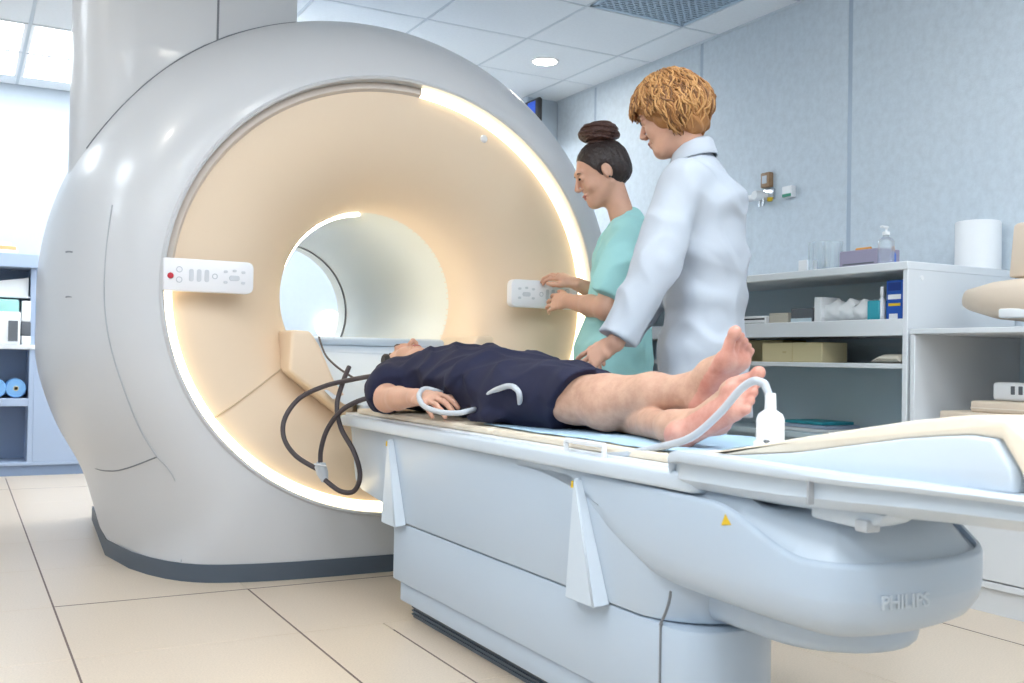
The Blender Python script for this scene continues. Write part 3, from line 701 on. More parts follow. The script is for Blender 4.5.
# medical gas outlet and label box on the right wall
go = thing('gas_outlet', (WX-.006, 3.80, 1.62), 'chrome and white wall gas outlet topped by a bronze square plate', 'gas outlet')
yo, zo = onX(768, 197, WX)[1], onX(768, 197, WX)[2]
XW = WX-.006
box('wall_plate', XW-.012, XW, yo-.06, yo+.035, zo-.02, zo+.035, 'chrome', go, .004, 2)
lathe('valve_body', [(0, -.075), (.022, -.075), (.026, -.06), (.026, -.02), (.02, 0), (0, 0)], (XW-.01, yo, zo), 'plastic_white', go, 20, 'x')
tube('valve_arm', [(XW-.05, yo+.07, zo-.005), (XW-.05, yo-.0, zo)], .018, 'plastic_white', go, 12)
tube('hose_nipple', [(XW-.045, yo-.02, zo-.015), (XW-.045, yo-.02, zo-.05)], .007, 'chrome', go, 10)
tube('hose_nipple', [(XW-.045, yo+.005, zo-.015), (XW-.045, yo+.005, zo-.055)], .006, 'chrome', go, 10)
box('valve_tag', XW-.03, XW-.012, yo-.055, yo-.03, zo-.03, zo-.01, 'yellow', go, .003, 1)
zt_ = onX(771, 174, WX)[2]; zb_ = onX(771, 188, WX)[2]
bp_ = box('square_plate', XW-.03, XW, yo-.045, yo+.018, zb_, zt_+.005, 'bronze', go, .006, 2)
box('plate_display', XW-.032, XW-.028, yo-.028, yo+.004, zb_+.02, zt_-.012, 'hose_grey', bp_)
y5, z5 = onX(792, 192, WX)[1], onX(792, 192, WX)[2]
lb = thing('wall_label_box', (XW, y5, z5-.03), 'small white wall box with green lower edge beside the gas outlet', 'wall box')
box('box_body', XW-.03, XW, y5-.035, y5+.032, z5-.030, z5+.026, 'plastic_white', lb, .004, 2)
box('green_strip', XW-.0312, XW-.028, y5-.030, y5+.028, z5-.027, z5-.012, 'green', lb)
# round lamp on the back wall seen through the bore
rl = thing('round_wall_lamp', (2.46, WY, 1.03), 'round white lit wall lamp seen through the scanner tunnel', 'lamp')
mat('lamp_round', (255, 255, 255), .4, emit=1.0)
lathe('lamp_base', [(0, 0), (.08, 0), (.08, -.02), (0, -.02)], (2.475, WY, 1.03), 'plastic_white', rl, 32, 'y')
lathe('lamp_globe', [(0, -.09), (.06, -.085), (.1, -.06), (.115, -.03), (.11, -.015), (0, -.015)], (2.475, WY, 1.03), 'lamp_round', rl, 32, 'y')

# ------------------------------------------------------------------ blue shelf cabinet by the back wall
BC = thing('blue_cabinet', (.1, 7.25, 0), 'pale blue open shelf cabinet standing by the back wall behind the scanner', 'cabinet')
BX0, BX1, BY = -.75, .80, 7.1
box('plinth', BX0, BX1, BY+.01, WY-.01, 0, .065, 'cab_bluein', BC)
box('bottom_board', BX0, BX1, BY, WY-.01, .065, .085, 'cab_blue', BC, .002, 1)
box('back_panel', BX0, BX1, WY-.03, WY-.012, .085, 1.33, 'cab_bluein', BC)
for x in (BX0, -.2, .40): box('upright_panel', x, x+.03, BY, WY-.03, .085, .80, 'cab_blue', BC, .002, 1)
box('closed_front', .43, BX1, BY+.004, BY+.02, .085, .80, 'cab_blue', BC, .002, 1)
box('middle_shelf', BX0+.03, .40, BY+.005, WY-.03, .44, .49, 'cab_blue', BC, .002, 1)
box('counter_top', BX0-.01, BX1+.01, BY-.01, WY-.03, .80, .83, 'cab_white', BC, .003, 1)
for x in (BX0, .40): box('upright_panel', x, x+.03, BY+.06, WY-.03, .83, 1.33, 'cab_blue', BC, .002, 1)
box('upper_shelf', BX0-.01, .44, BY, WY-.03, 1.32, 1.405, 'cab_blue', BC, .003, 1)
for k, (px, lb_) in enumerate(((-4, 'light blue towel roll between another roll and the cabinet interior'), (16, 'light blue towel roll lying against the cabinet side panel'))):
    c = onY(px, 388, BY+.03); t = thing('towel_roll', (c[0], BY+.15, .491), lb_, 'towel roll', 'blue towel rolls in the cabinet')
    lathe('roll', [(.015, 0), (.055, -.0), (.06, .01), (.06, .25), (.015, .25), (.015, 0)], (c[0], BY+.03, .552), 'roll_blue', t, 28, 'y')
    lathe('core', [(.016, -.002), (.016, .25), (.011, .25), (.011, -.002), (.016, -.002)], (c[0], BY+.03, .552), 'box_yellow', t, 16, 'y')
def back_box(name, px0, px1, pyt, z0, dep, m, label, cat='box', y=BY+.05):
    a, b_ = onY(px0, pyt, y), onY(px1, pyt, y)
    t = thing(name, ((a[0]+b_[0])/2, y+dep/2, z0), label, cat)
    box('box_body', a[0], b_[0], y, y+dep, z0, b_[2], m, t, .006, 2)
    return t, a, b_
t, a, b_ = back_box('mint_basket', -14, 21, 312, .831, .22, 'plastic_white', 'white basket filled with folded mint cloths in the blue cabinet', 'basket', BY+.02)
box('folded_cloth', a[0]+.01, b_[0]-.01, BY+.04, BY+.22, b_[2]-.02, min(1.115, onY(0, 297, BY+.04)[2]), 'mint', t, .015, 3)
box('dark_label', b_[0]-.07, b_[0]-.015, BY+.017, BY+.022, .85, .98, 'grey_dark', t)
back_box('paper_stack', 21.5, 31, 336, .831, .2, 'paper', 'stack of white paper on the counter of the blue cabinet', 'paper')
t, a, b_ = back_box('dark_box', 21.5, 31, 322, onY(30, 336, BY+.05)[2]+.001, .2, 'grey_dark', 'dark grey box on the stack of white paper')
back_box('white_bag', 22, 31, 301, b_[2]+.001, .18, 'paper', 'white wrapped pack on top of the dark grey box', 'pack')
fz = 1.406
for k, (m, w_, lb_) in enumerate((('paper', .32, 'white paper folder at the bottom of the pile on the upper shelf'), ('folder', .30, 'orange paper folder in the middle of the pile on the upper shelf'), ('paper', .24, 'white paper sheet stack on top of the orange folder'))):
    o = box('paper_folder', .06-w_/2+.1, .06+w_/2+.1, BY+.02, BY+.26, fz, fz+.022, m, None, .003, 1); fz += .0225; tag(o, lb_, 'folder')
o = obj('tilted_document', [(-.3, BY+.12, .98), (.41, BY+.12, 1.10), (.41, BY+.125, 1.31), (-.3, BY+.125, 1.20), (-.3, BY+.14, .98), (.41, BY+.14, 1.10), (.41, BY+.145, 1.31), (-.3, BY+.145, 1.20)][:0] or
    [(-.3, BY+.1, 1.14), (.39, BY+.1, 1.14), (.39, BY+.1, 1.26), (-.3, BY+.1, 1.15), (-.3, BY+.3, 1.14), (.39, BY+.3, 1.14), (.39, BY+.3, 1.26), (-.3, BY+.3, 1.15)], [(0, 1, 2, 3), (7, 6, 5, 4), (0, 4, 5, 1), (1, 5, 6, 2), (2, 6, 7, 3), (3, 7, 4, 0)], 'paper', BC, False)
o.name = 'sloped_divider'
box('inner_shelf', BX0+.03, .40, BY+.08, WY-.03, 1.128, 1.14, 'cab_white', BC, .002, 1)

# ------------------------------------------------------------------ implicit-surface modeller for bodies and clothes
A = lambda *p: np.array(p, float)
def nrm(v): v = np.asarray(v, float); return v/np.linalg.norm(v)
class Body:
    def __init__(self): self.p = []
    def cone(self, a, b, ra, rb, k=.02, op='+'):
        a, b = np.asarray(a, float), np.asarray(b, float); r = max(ra, rb)
        def fn(X, Y, Z):
            d = b-a; L = max(d@d, 1e-9); px, py, pz = X-a[0], Y-a[1], Z-a[2]
            t = np.clip((px*d[0]+py*d[1]+pz*d[2])/L, 0, 1)
            return np.sqrt((px-t*d[0])**2+(py-t*d[1])**2+(pz-t*d[2])**2)-(ra+(rb-ra)*t)
        self.p.append((fn, np.minimum(a, b)-r, np.maximum(a, b)+r, k, op)); return self
    def chain(self, pts, rad, k=.02):
        for i in range(len(pts)-1): self.cone(pts[i], pts[i+1], rad[i], rad[i+1], k)
        return self
    def ell(self, c, r, axes=None, k=.02, op='+'):
        c = np.asarray(c, float); r = np.asarray(r, float); Rm = np.eye(3) if axes is None else np.array([nrm(q) for q in axes])
        def fn(X, Y, Z):
            px, py, pz = X-c[0], Y-c[1], Z-c[2]; s0 = 0; s1 = 0
            for i in range(3):
                q = px*Rm[i, 0]+py*Rm[i, 1]+pz*Rm[i, 2]; s0 = s0+(q/r[i])**2; s1 = s1+(q/r[i]**2)**2
            k0 = np.sqrt(s0); return k0*(k0-1)/(np.sqrt(s1)+1e-9)
        m = r.max(); self.p.append((fn, c-m, c+m, k, op)); return self
    def slab(self, a, b, U, ra, rb, k=.03):
        """tapered limb of elliptic section: ra, rb = (half width along U, half depth)"""
        a, b = np.asarray(a, float), np.asarray(b, float); ax = nrm(b-a); U = nrm(np.asarray(U)-ax*(np.asarray(U)@ax)); V = np.cross(ax, U)
        def fn(X, Y, Z):
            d = b-a; L = d@d; px, py, pz = X-a[0], Y-a[1], Z-a[2]
            t = np.clip((px*d[0]+py*d[1]+pz*d[2])/L, 0, 1); px, py, pz = px-t*d[0], py-t*d[1], pz-t*d[2]
            ru = ra[0]+(rb[0]-ra[0])*t; rv = ra[1]+(rb[1]-ra[1])*t; rw = np.minimum(ru, rv)*.6
            u = px*U[0]+py*U[1]+pz*U[2]; v = px*V[0]+py*V[1]+pz*V[2]; w_ = px*ax[0]+py*ax[1]+pz*ax[2]
            k0 = np.sqrt((u/ru)**2+(v/rv)**2+(w_/rw)**2); k1 = np.sqrt((u/ru**2)**2+(v/rv**2)**2+(w_/rw**2)**2)+1e-9
            return k0*(k0-1)/k1
        m = max(*ra, *rb); self.p.append((fn, np.minimum(a, b)-m, np.maximum(a, b)+m, k, '+')); return self
    def loft(self, st, U, k=.03):
        for i in range(len(st)-1): self.slab(st[i][0], st[i+1][0], U, st[i][1:], st[i+1][1:], k)
        return self
    def cut(self, point, normal):
        """remove everything on the side the normal points to"""
        point, normal = np.asarray(point, float), nrm(normal)
        self.p.append((lambda X, Y, Z: (X-point[0])*normal[0]+(Y-point[1])*normal[1]+(Z-point[2])*normal[2], None, None, 0, 'cut')); return self
    def disp(self, fn): self.p.append((fn, None, None, 0, 'disp')); return self
    def mesh(self, h):
        ad = [q for q in self.p if q[4] == '+']
        lo = np.min([q[1] for q in ad], 0)-4*h; hi = np.max([q[2] for q in ad], 0)+4*h
        n = np.ceil((hi-lo)/h).astype(int)+1
        ax = [(lo[i]+h*np.arange(n[i])).astype(np.float32) for i in range(3)]
        F = np.full(n, .2, np.float32)
        for fn, l, u, k, op in self.p:
            if l is None: sl = (slice(None),)*3
            else:
                pad = k+3*h; i0 = np.maximum(0, ((l-pad-lo)/h).astype(int)); i1 = np.minimum(n, ((u+pad-lo)/h).astype(int)+2)
                if (i1 <= i0).any(): continue
                sl = tuple(slice(i0[i], i1[i]) for i in range(3))
            X, Y, Z = ax[0][sl[0]][:, None, None], ax[1][sl[1]][None, :, None], ax[2][sl[2]][None, None, :]
            cur = F[sl]
            if op == 'disp':
                ix = np.nonzero(np.abs(cur) < .05); cur[ix] += fn(ax[0][ix[0]], ax[1][ix[1]], ax[2][ix[2]]).astype(np.float32); continue
            d = fn(X, Y, Z).astype(np.float32)
            if op == 'cut': F[sl] = np.maximum(cur, d)
            elif op == '-':
                hh = np.clip(.5-.5*(cur+d)/max(k, 1e-5), 0, 1); F[sl] = cur*(1-hh)-d*hh+k*hh*(1-hh)
            else:
                hh = np.clip(.5+.5*(cur-d)/max(k, 1e-5), 0, 1); F[sl] = cur*(1-hh)+d*hh-k*hh*(1-hh)
        S = F < 0
        def sl8(a): return [a[i:n[0]-1+i, j:n[1]-1+j, k:n[2]-1+k] for i in (0, 1) for j in (0, 1) for k in (0, 1)]
        c = np.zeros(n-1, np.int8)
        for q in sl8(S): c += q
        act = np.argwhere((c > 0) & (c < 8)); idx = np.full(n-1, -1, np.int32); idx[tuple(act.T)] = np.arange(len(act))
        off = np.array([(i, j, k) for i in (0, 1) for j in (0, 1) for k in (0, 1)])
        vals = np.stack([F[tuple((act+o).T)] for o in off], 1)
        acc = np.zeros((len(act), 3)); cnt = np.zeros(len(act))
        for i in range(8):
            for j in range(i+1, 8):
                if np.abs(off[i]-off[j]).sum() != 1: continue
                a, b_ = vals[:, i], vals[:, j]; mk = (a < 0) != (b_ < 0)
                t = np.where(mk, a/(np.where(mk, a-b_, 1)), 0)
                acc += np.where(mk[:, None], off[i]+t[:, None]*(off[j]-off[i]), 0); cnt += mk
        V = lo+h*(act+acc/cnt[:, None])
        faces = []
        for axn in range(3):
            s0 = [slice(None)]*3; s1 = [slice(None)]*3; s0[axn] = slice(0, -1); s1[axn] = slice(1, None)
            e = np.argwhere(S[tuple(s0)] != S[tuple(s1)]); o1, o2 = [(1, 2), (2, 0), (0, 1)][axn]
            d1 = np.zeros(3, int); d1[o1] = 1; d2 = np.zeros(3, int); d2[o2] = 1
            ok = (e[:, o1] > 0) & (e[:, o2] > 0) & (e[:, o1] < n[o1]-1) & (e[:, o2] < n[o2]-1); e = e[ok]
            q = np.stack([idx[tuple((e-d1-d2).T)], idx[tuple((e-d2).T)], idx[tuple(e.T)], idx[tuple((e-d1).T)]], 1)
            flip = ~S[tuple(e.T)]; q[flip] = q[flip][:, ::-1]; faces.append(q)
        Q = np.concatenate(faces); Q = Q[(Q >= 0).all(1)]
        return V, Q
def sdf_obj(name, body, h, m, parent=None, smooth=2, pick=None):
    V, Q = body.mesh(h)
    for _ in range(smooth):    # light relaxation
        acc = np.zeros_like(V); cnt = np.zeros(len(V))
        for a, b_ in ((0, 1), (1, 2), (2, 3), (3, 0)):
            np.add.at(acc, Q[:, a], V[Q[:, b_]]); np.add.at(acc, Q[:, b_], V[Q[:, a]]); np.add.at(cnt, Q[:, a], 1); np.add.at(cnt, Q[:, b_], 1)
        V = V*.5+.5*acc/np.maximum(cnt, 1)[:, None]
    me = bpy.data.meshes.new(name); me.vertices.add(len(V)); me.vertices.foreach_set('co', V.astype(np.float32).ravel())
    me.loops.add(len(Q)*4); me.loops.foreach_set('vertex_index', Q.astype(np.int32).ravel()); me.polygons.add(len(Q))
    me.polygons.foreach_set('loop_start', np.arange(0, len(Q)*4, 4, dtype=np.int32)); me.polygons.foreach_set('loop_total', np.full(len(Q), 4, np.int32))
    me.update(calc_edges=True); me.validate()
    ms = m if isinstance(m, (list, tuple)) else [m]
    for q in ms: me.materials.append(MATS[q])
    if pick is not None:
        C = V[Q].mean(1); me.polygons.foreach_set('material_index', pick(C).astype(np.int32))
    return link(name, me, None, parent, True, None)
def folds(amp, fx, fy, fz, ph=0., sharp=1.):
    def fn(X, Y, Z):
        w1 = np.sin(X*17+Y*11-Z*13+ph)*1.1+np.sin(X*7-Y*19+Z*9+1.3*ph)*.9
        s = np.sin(X*fx+Y*fy+Z*fz+w1*1.5+ph)
        s2 = np.sin(X*fx*1.9-Y*fy*1.4+Z*fz*1.7+w1*1.2+2*ph)
        return amp*(-np.abs(s)**sharp+.5+.4*s2)
    return fn

def wrinkle(amp, freq, seed, stretch=(1, 1, 1), ridged=True):
    r = np.random.RandomState(seed); D = r.normal(size=(7, 3)); D /= np.linalg.norm(D, axis=1)[:, None]; D = D*np.array(stretch)*freq*r.uniform(.7, 1.4, (7, 1)); ph = r.uniform(0, 6.28, 7); W = r.normal(size=(3, 3))*freq*.45
    def fn(X, Y, Z):
        w = [1.3*np.sin(X*W[i, 0]+Y*W[i, 1]+Z*W[i, 2]+ph[i]) for i in range(3)]
        n = sum(np.sin(X*D[i, 0]+Y*D[i, 1]+Z*D[i, 2]+ph[i]+w[i % 3]) for i in range(7))/2.6
        return amp*(np.minimum(np.abs(n), 1)-.45) if ridged else amp*n
    return fn
HR = nrm(A(_r[0], _r[1], 0)); HF = A(-HR[1], HR[0], 0); UP = A(0, 0, 1)
def frame(fr, fd, pitch):
    """facing given by components along image-right and depth; pitch>0 looks down"""
    f = nrm(HR*fr+HF*fd); l = np.cross(UP, f); fw = f*math.cos(pitch)-UP*math.sin(pitch); up = UP*math.cos(pitch)+f*math.sin(pitch)
    return fw, l, up
def head(B, c, fw, l, up, neck, s=1., rn=.05, female=True):
    P = lambda a, b_, d: c+s*(fw*a+l*b_+up*d)
    ax = (fw, l, up)
    B.ell(P(-.018, 0, .030), A(.098, .076, .086)*s, ax, .02)
    B.ell(P(.030, 0, -.035), A(.060, .055, .083)*s, ax, .03)
    B.cone(P(.070, 0, -.098), P(.066, 0, -.090), .020*s, .022*s, .025)
    for q in (-1, 1):
        B.cone(P(-.002, q*.054, -.050), P(.058, q*.020, -.098), .015*s, .016*s, .03)
        B.ell(P(.058, q*.036, -.030), A(.026, .022, .024)*s, ax, .02)
    B.ell(P(.080, 0, .028), A(.016, .046, .012)*s, ax, .015)
    for q in (-1, 1): B.ell(P(.098, q*.032, .004), A(.016, .019, .011)*s, ax, .012, '-')
    for q in (-1, 1): B.ell(P(.080, q*.031, .003), A(.013, .014, .0125)*s, ax, .004)
    B.cone(P(.089, 0, .012), P(.110, 0, -.028), .0075*s, .0095*s, .010)
    for q in (-1, 1): B.ell(P(.101, q*.011, -.034), A(.010, .007, .007)*s, ax, .006)
    B.ell(P(.090, 0, -.061), A(.011, .022, .0065)*s, ax, .006); B.ell(P(.087, 0, -.071), A(.011, .019, .007)*s, ax, .006)
    B.ell(P(.086, 0, -.0660), A(.016, .024, .0016)*s, ax, .003, '-')
    for q in (-1, 1):
        B.ell(P(-.012, q*.077, -.008), A(.019, .007, .030)*s, (fw*.95-l*q*.3+0*up, l, up), .006)
        B.ell(P(-.008, q*.084, -.006), A(.010, .006, .018)*s, ax, .004, '-')
    B.cone(P(-.030, 0, -.040), neck, rn*s, rn*1.08, .03)
    return P
def face_bits(P, fw, l, up, parent, eye='eye_dark', brow='hair_dark', s=1., closed=False):
    for q in (-1, 1):
        if not closed:
            Bq = P(.0865, q*.0315, .003)
            g = []
            for u in np.linspace(-1, 1, 9):
                hh = .0055*math.sqrt(max(0, 1-u*u)); base = Bq+l*u*.0135*s+fw*(-.006*u*u+.0075)
                g.append([base+up*hh, base+fw*.0018, base-up*hh])
            grid_obj('eye', np.array(g), eye, parent, angle=None)
        Pts = [P(.0905-.008*t*t, q*(.016+.034*(t*.5+.5)), .020+.006*math.sin((t*.5+.5)*PI)) for t in np.linspace(-1, 1, 6)]
        tube('eyebrow', Pts, [.0012, .0026, .003, .0028, .002, .0008], brow, parent, 6)
def hand(B, wr, d, n, side, curl=(.35, .5, .35), sp=.10, s=1., thumb=(.75, .55), tcurl=.3, rw=.026):
    """wr wrist, d towards fingers, n = back-of-hand normal, side = towards the thumb"""
    d = nrm(d); n = nrm(n-d*(n@d)); side = nrm(side-d*(side@d)-n*(side@n))
    kn = wr+d*.085*s
    B.slab(wr-d*.01, wr+d*.03, side, (rw, .019), (.033*s, .016*s), .012); B.slab(wr+d*.03, kn, side, (.034*s, .0155*s), (.041*s, .0125*s), .012)
    Ls = (.040, .045, .042, .032); L2 = (.024, .028, .026, .019); L3 = (.02, .022, .021, .018)
    for i in range(4):
        o = (1.5-i)*.0205*s; b0 = kn+side*o-d*(.010 if i in (0, 3) else .002)+n*.002; fd = nrm(d+side*sp*(1.5-i)); p = b0-fd*.012; r = (.0088, .0092, .0088, .0078)[i]*s; a = 0
        for j, L in enumerate((Ls[i], L2[i], L3[i])):
            a += curl[j] if np.isscalar(curl[0]) else curl[i][j]
            q = p+(fd*math.cos(a)-n*math.sin(a))*(L+(.012 if j == 0 else 0))*s
            B.cone(p, q, r*(1-.06*j), r*(1-.06*(j+1)), .004); p = q
    t0 = wr+d*.022*s+side*.022*s-n*.004; td = nrm(side*thumb[0]+d*(1-thumb[0]*.4)-n*.25); t1 = t0+td*.042*s; t2 = t1+nrm(td+d*tcurl-n*.1)*.032*s; t3 = t2+nrm(td*.6+d*(tcurl+.4)-n*.15)*.024*s
    B.chain([t0, t1, t2, t3], [.015*s, .0115*s, .0100*s, .0085*s], .010)

mat('skin', (214, 166, 142), .48, sss=.12, noise=(14, .03), bump=(240, .08, .004))
mat('skin_leg', (208, 166, 142), .5, sss=.1, rgb2=(190, 146, 124), noise=(34, .05), bump=(200, .15, .004))
mat('skin_sole', (216, 160, 142), .5, sss=.12, rgb2=(200, 132, 116), noise=(26, .05))
mat('lips', (178, 108, 98), .4, sss=.1); mat('eye_dark', (52, 40, 36), .25)
mat('hair_dark', (44, 32, 30), .45, bump=(90, .5, .01)); mat('hair_bun', (70, 42, 34), .5, bump=(60, .6, .02))
mat('hair_ginger', (168, 116, 66), .5, bump=(80, .4, .01)); mat('hair_ginger2', (200, 150, 94), .5); mat('hair_ginger3', (128, 86, 50), .5)
mat('coat_white', (188, 195, 205), .75, bump=(700, .12, .004)); mat('scrub_teal', (164, 218, 218), .75, bump=(600, .12, .004)); mat('scrub_shade', (120, 184, 186), .75)
mat('gown_navy', (36, 38, 62), .85, spec=.3, bump=(600, .15, .004)); mat('trouser_white', (222, 226, 230), .8); mat('shoe_white', (232, 232, 232), .5); mat('hair_grey', (96, 82, 74), .6)

# ------------------------------------------------------------------ mattress and sheet on the table
ZM = .612
MT = thing('table_mattress', (GX, 2.4, .594), 'cream foam mattress in two sections lying on the patient table', 'mattress')
ysplit = onX(488, 430, 1.21)[1]
prism('mattress_section', rounded_rect(1.215, 1.665, ysplit+.004, 3.34, .02), 'z', .5945, ZM, 'cream_pad', MT, .006, 2, 'cap')
prism('mattress_section', rounded_rect(1.215, 1.665, 1.52, ysplit-.004, .02), 'z', .5945, ZM, 'cream_pad', MT, .006, 2, 'cap')
sh = []
for i, y in enumerate(np.linspace(1.40, 2.42, 40)):
    row = []
    for x in np.linspace(1.238, 1.662, 26):
        e = (1.262-x)/.05; zz = ZM+.0022+.0025*(1+math.sin(x*40+y*23)*math.sin(y*31))*.5
        row.append((x+.008*math.sin(y*14+x*5), y, zz+(.0075 if y < 1.52 else 0)*0+(0 if y > 1.52 else (1.52-y)*.22)))
    sh.append(row)
sh = np.array(sh)
o = grid_obj('disposable_sheet', sh, 'sheet_blue', None, angle=None); md = o.modifiers.new('thick', 'SOLIDIFY'); md.thickness = .002; md.offset = 1
tag(o, 'light blue disposable sheet spread under the legs of the patient', 'sheet')
hr_ = thing('head_cushion', (GX, 3.45, ZM), 'white head support cushion under the head of the patient', 'cushion')
prism('cushion_body', [(3.30, ZM+.0005), (3.56, ZM+.0135), (3.56, ZM+.045), (3.44, ZM+.03), (3.32, ZM+.02)], 'x', 1.34, 1.54, 'plastic_white', hr_, .008, 2)

# ------------------------------------------------------------------ patient
def patient():
    fw, l, up = nrm(A(0, -.10, 1)), A(-1, 0, 0), nrm(A(0, 1, .10))
    l = np.cross(up, fw)
    hc = A(1.44, 3.415, .742)
    B = Body()
    neck = A(1.44, 3.25, .715)
    P = head(B, hc, fw, l, up, neck, 1.04, .058)
    X = A(1, 0, 0)
    B.loft([(A(1.44, 3.25, .71), .07, .05), (A(1.44, 3.16, .705), .17, .085), (A(1.44, 3.0, .715), .16, .095), (A(1.44, 2.8, .715), .15, .095), (A(1.44, 2.6, .70), .165, .080), (A(1.44, 2.5, .69), .15, .066)], X, .03)
    # arms
    sh_, el, wr = A(1.265, 3.17, .70), A(1.185, 2.975, .660), A(1.178, 2.722, .676)
    B.chain([sh_, el], [.052, .042], .03); B.chain([el, el*.6+wr*.4, wr], [.036, .035, .025], .015)
    hand(B, wr, A(.10, -1, -.02), A(-.45, .1, 1), A(.9, 0, .45), (.22, .42, .40), .10, 1.0, (.5, .5))
    s2, e2, w2 = A(1.615, 3.17, .70), A(1.685, 2.93, .665), A(1.672, 2.68, .650)
    B.chain([s2, e2], [.052, .042], .03); B.chain([e2, w2], [.041, .028], .015)
    hand(B, w2, A(-.02, -1, -.05), A(.1, 0, 1), A(-1, 0, .1), (.25, .35, .3), .1, .97)
    # legs: upper one crossed over the lower one
    hipU, knU, anU = A(1.36, 2.58, .70), onX(576, 398, 1.355), onX(690, 393, 1.435)
    B.chain([hipU, hipU*.5+knU*.5, knU], [.080, .072, .062], .03)
    mid = knU*.70+anU*.30+A(0, 0, -.014)
    B.chain([knU, mid, knU*.3+anU*.7, anU], [.061, .065, .048, .038], .025)
    hipL, knL, anL = A(1.52, 2.57, .69), A(1.475, 2.16, .655), A(1.345, 1.735, .652)
    B.chain([hipL, hipL*.5+knL*.5, knL], [.074, .062, .050], .03)
    B.chain([knL, knL*.68+anL*.32, knL*.3+anL*.7, anL], [.042, .038, .034, .033], .005)
    def foot(an, heel, ball, tip, W, km):
        """W: sideways unit vector towards the big toe"""
        Ld = nrm(ball-heel); W = nrm(W-Ld*(W@Ld)); N = np.cross(Ld, W); N = N if N@(an-(heel+ball)/2) > 0 else -N
        B.ell(heel+N*.012, A(.034, .031, .034), (Ld, W, N), .02*km)
        B.slab(heel+N*.018, ball+N*.010, W, (.030, .026), (.046, .018), .02*km)
        B.chain([an, ball*.55+heel*.45+N*.035], [.038, .028], .03*km); B.chain([ball*.55+heel*.45+N*.035, ball+N*.012], [.028, .018], .03*km)
        B.ell(ball+W*.024+N*.004, A(.026, .021, .02), (Ld, W, N), .012*km); B.ell(ball-W*.02+N*.004, A(.024, .026, .017), (Ld, W, N), .012*km)
        tl = np.linalg.norm(tip-ball)
        for i in range(5):
            o_ = (.033, .011, -.006, -.022, -.037)[i]; L = (1.0, .92, .80, .68, .55)[i]*tl; r = (.0145, .0098, .0094, .009, .009)[i]
            b0 = ball+W*o_+Ld*(.012-.006*i*.6)+N*.004
            td = nrm(Ld*.93+N*.34); b1 = b0+td*L*.62; b2 = b0+td*L-N*.006
            B.cone(b0, b1, r*.92, r*.8, .006); B.ell(b2, A(r*1.15, r, r*.95), (Ld, W, N), .006)
    hA = onX(701, 409, 1.42); hA[0] = 1.43; tA = onX(748, 342, 1.45)
    ld = nrm(tA-hA); foot(anU, hA, tA-ld*.055, tA, A(-1, -.2, .15), 1)
    hB = onX(676, 433, 1.31); tB = onX(752, 386, 1.36)
    ld = nrm(tB-hB); foot(anL, hB, tB-ld*.055, tB, A(.25, .45, .8), .45)
    B.cut(A(0, 0, ZM+.0045), A(0, 0, -1))
    def pick(C):
        m = np.zeros(len(C), int)
        m[C[:, 1] < 2.3] = 1
        for an, hl, tp in ((anU, hA, tA), (anL, hB, tB)):
            ld_ = nrm(tp-hl); t = (C-hl)@ld_; N = an-(hl+tp)/2; N = nrm(N-ld_*(N@ld_)); h_ = (C-hl)@N
            near = (np.abs((C-(hl+tp)/2)@np.cross(ld_, N)) < .075) & (C[:, 1] < an[1]+.02)
            m[near & (t > -.04) & ((h_ < .010) | (t > np.linalg.norm(tp-hl)-.05))] = 2
        lp = P(.09, 0, -.066); d = C-lp
        m[(np.abs(d@up) < .009) & (np.abs(d@l) < .021) & (d@fw > .003)] = 3
        return m
    root = thing('patient', (GX, 2.6, ZM), 'person in a navy gown lying on the patient table with bare feet', 'person'); root.name = 'person'
    body = sdf_obj('body', B, .0036, ['skin', 'skin_leg', 'skin_sole', 'lips'], root, 2, pick)
    face_bits(P, fw, l, up, root, brow='hair_grey', closed=True)
    H = Body(); H.ell(P(-.022, 0, .042), A(.100, .081, .086)*1.05, (fw, l, up), .01); H.cut(P(.03, 0, .03), nrm(fw*.75-up*.66)); H.cut(P(.055, 0, 0), fw)
    H.disp(folds(.003, 160, 60, 120, .3)); sdf_obj('hair', H, .004, 'hair_grey', root, 1)
    hp_ = thing('ear_protector', onX(387, 360, 1.35), 'black padded ear protector cup beside the head of the patient', 'ear protector')
    ep = onX(386, 361, 1.35); lathe('cup', [(0, -.012), (.020, -.012), (.026, -.006), (.026, .004), (.02, .010), (0, .010)], ep, 'black', hp_, 24, 'x')
    # gown
    Gn = Body()
    Gn.loft([(A(1.44, 3.235, .722), .11, .055), (A(1.44, 3.15, .715), .19, .098), (A(1.44, 3.0, .720), .195, .112), (A(1.44, 2.8, .718), .19, .112), (A(1.44, 2.6, .712), .21, .108), (A(1.435, 2.4, .700), .20, .088), (A(1.42, 2.2, .69), .16, .076)], X, .03)
    Gn.chain([hipU, hipU*.5+knU*.5, knU+A(0, -.06, 0)], [.088, .084, .078], .03)
    # sleeves
    Gn.chain([A(1.29, 3.17, .715), A(1.218, 3.045, .688)], [.076, .074], .035); Gn.chain([A(1.6, 3.17, .71), A(1.66, 3.0, .69)], [.068, .066], .035)
    Gn.cone(A(1.22, 3.09, .66), A(1.205, 3.03, .645), .05, .045, .03)
    # loose flap over the near side of the table
    Gn.slab(A(1.30, 2.42, .655), A(1.235, 2.405, .635), A(0, 1, .0), (.10, .028), (.075, .014), .03)
    Gn.cut(A(0, 0, ZM+.003), A(0, 0, -1))
    hem0, hem1 = onX(601, 379, 1.40), onX(550, 406, 1.30)
    hv = nrm(hem1-hem0); hn = np.cross(hv, A(1, 0, .12)); hn = hn if hn[1] < 0 else -hn
    Gn.cut(hem0, nrm(hn+A(0, -.25, 0)))
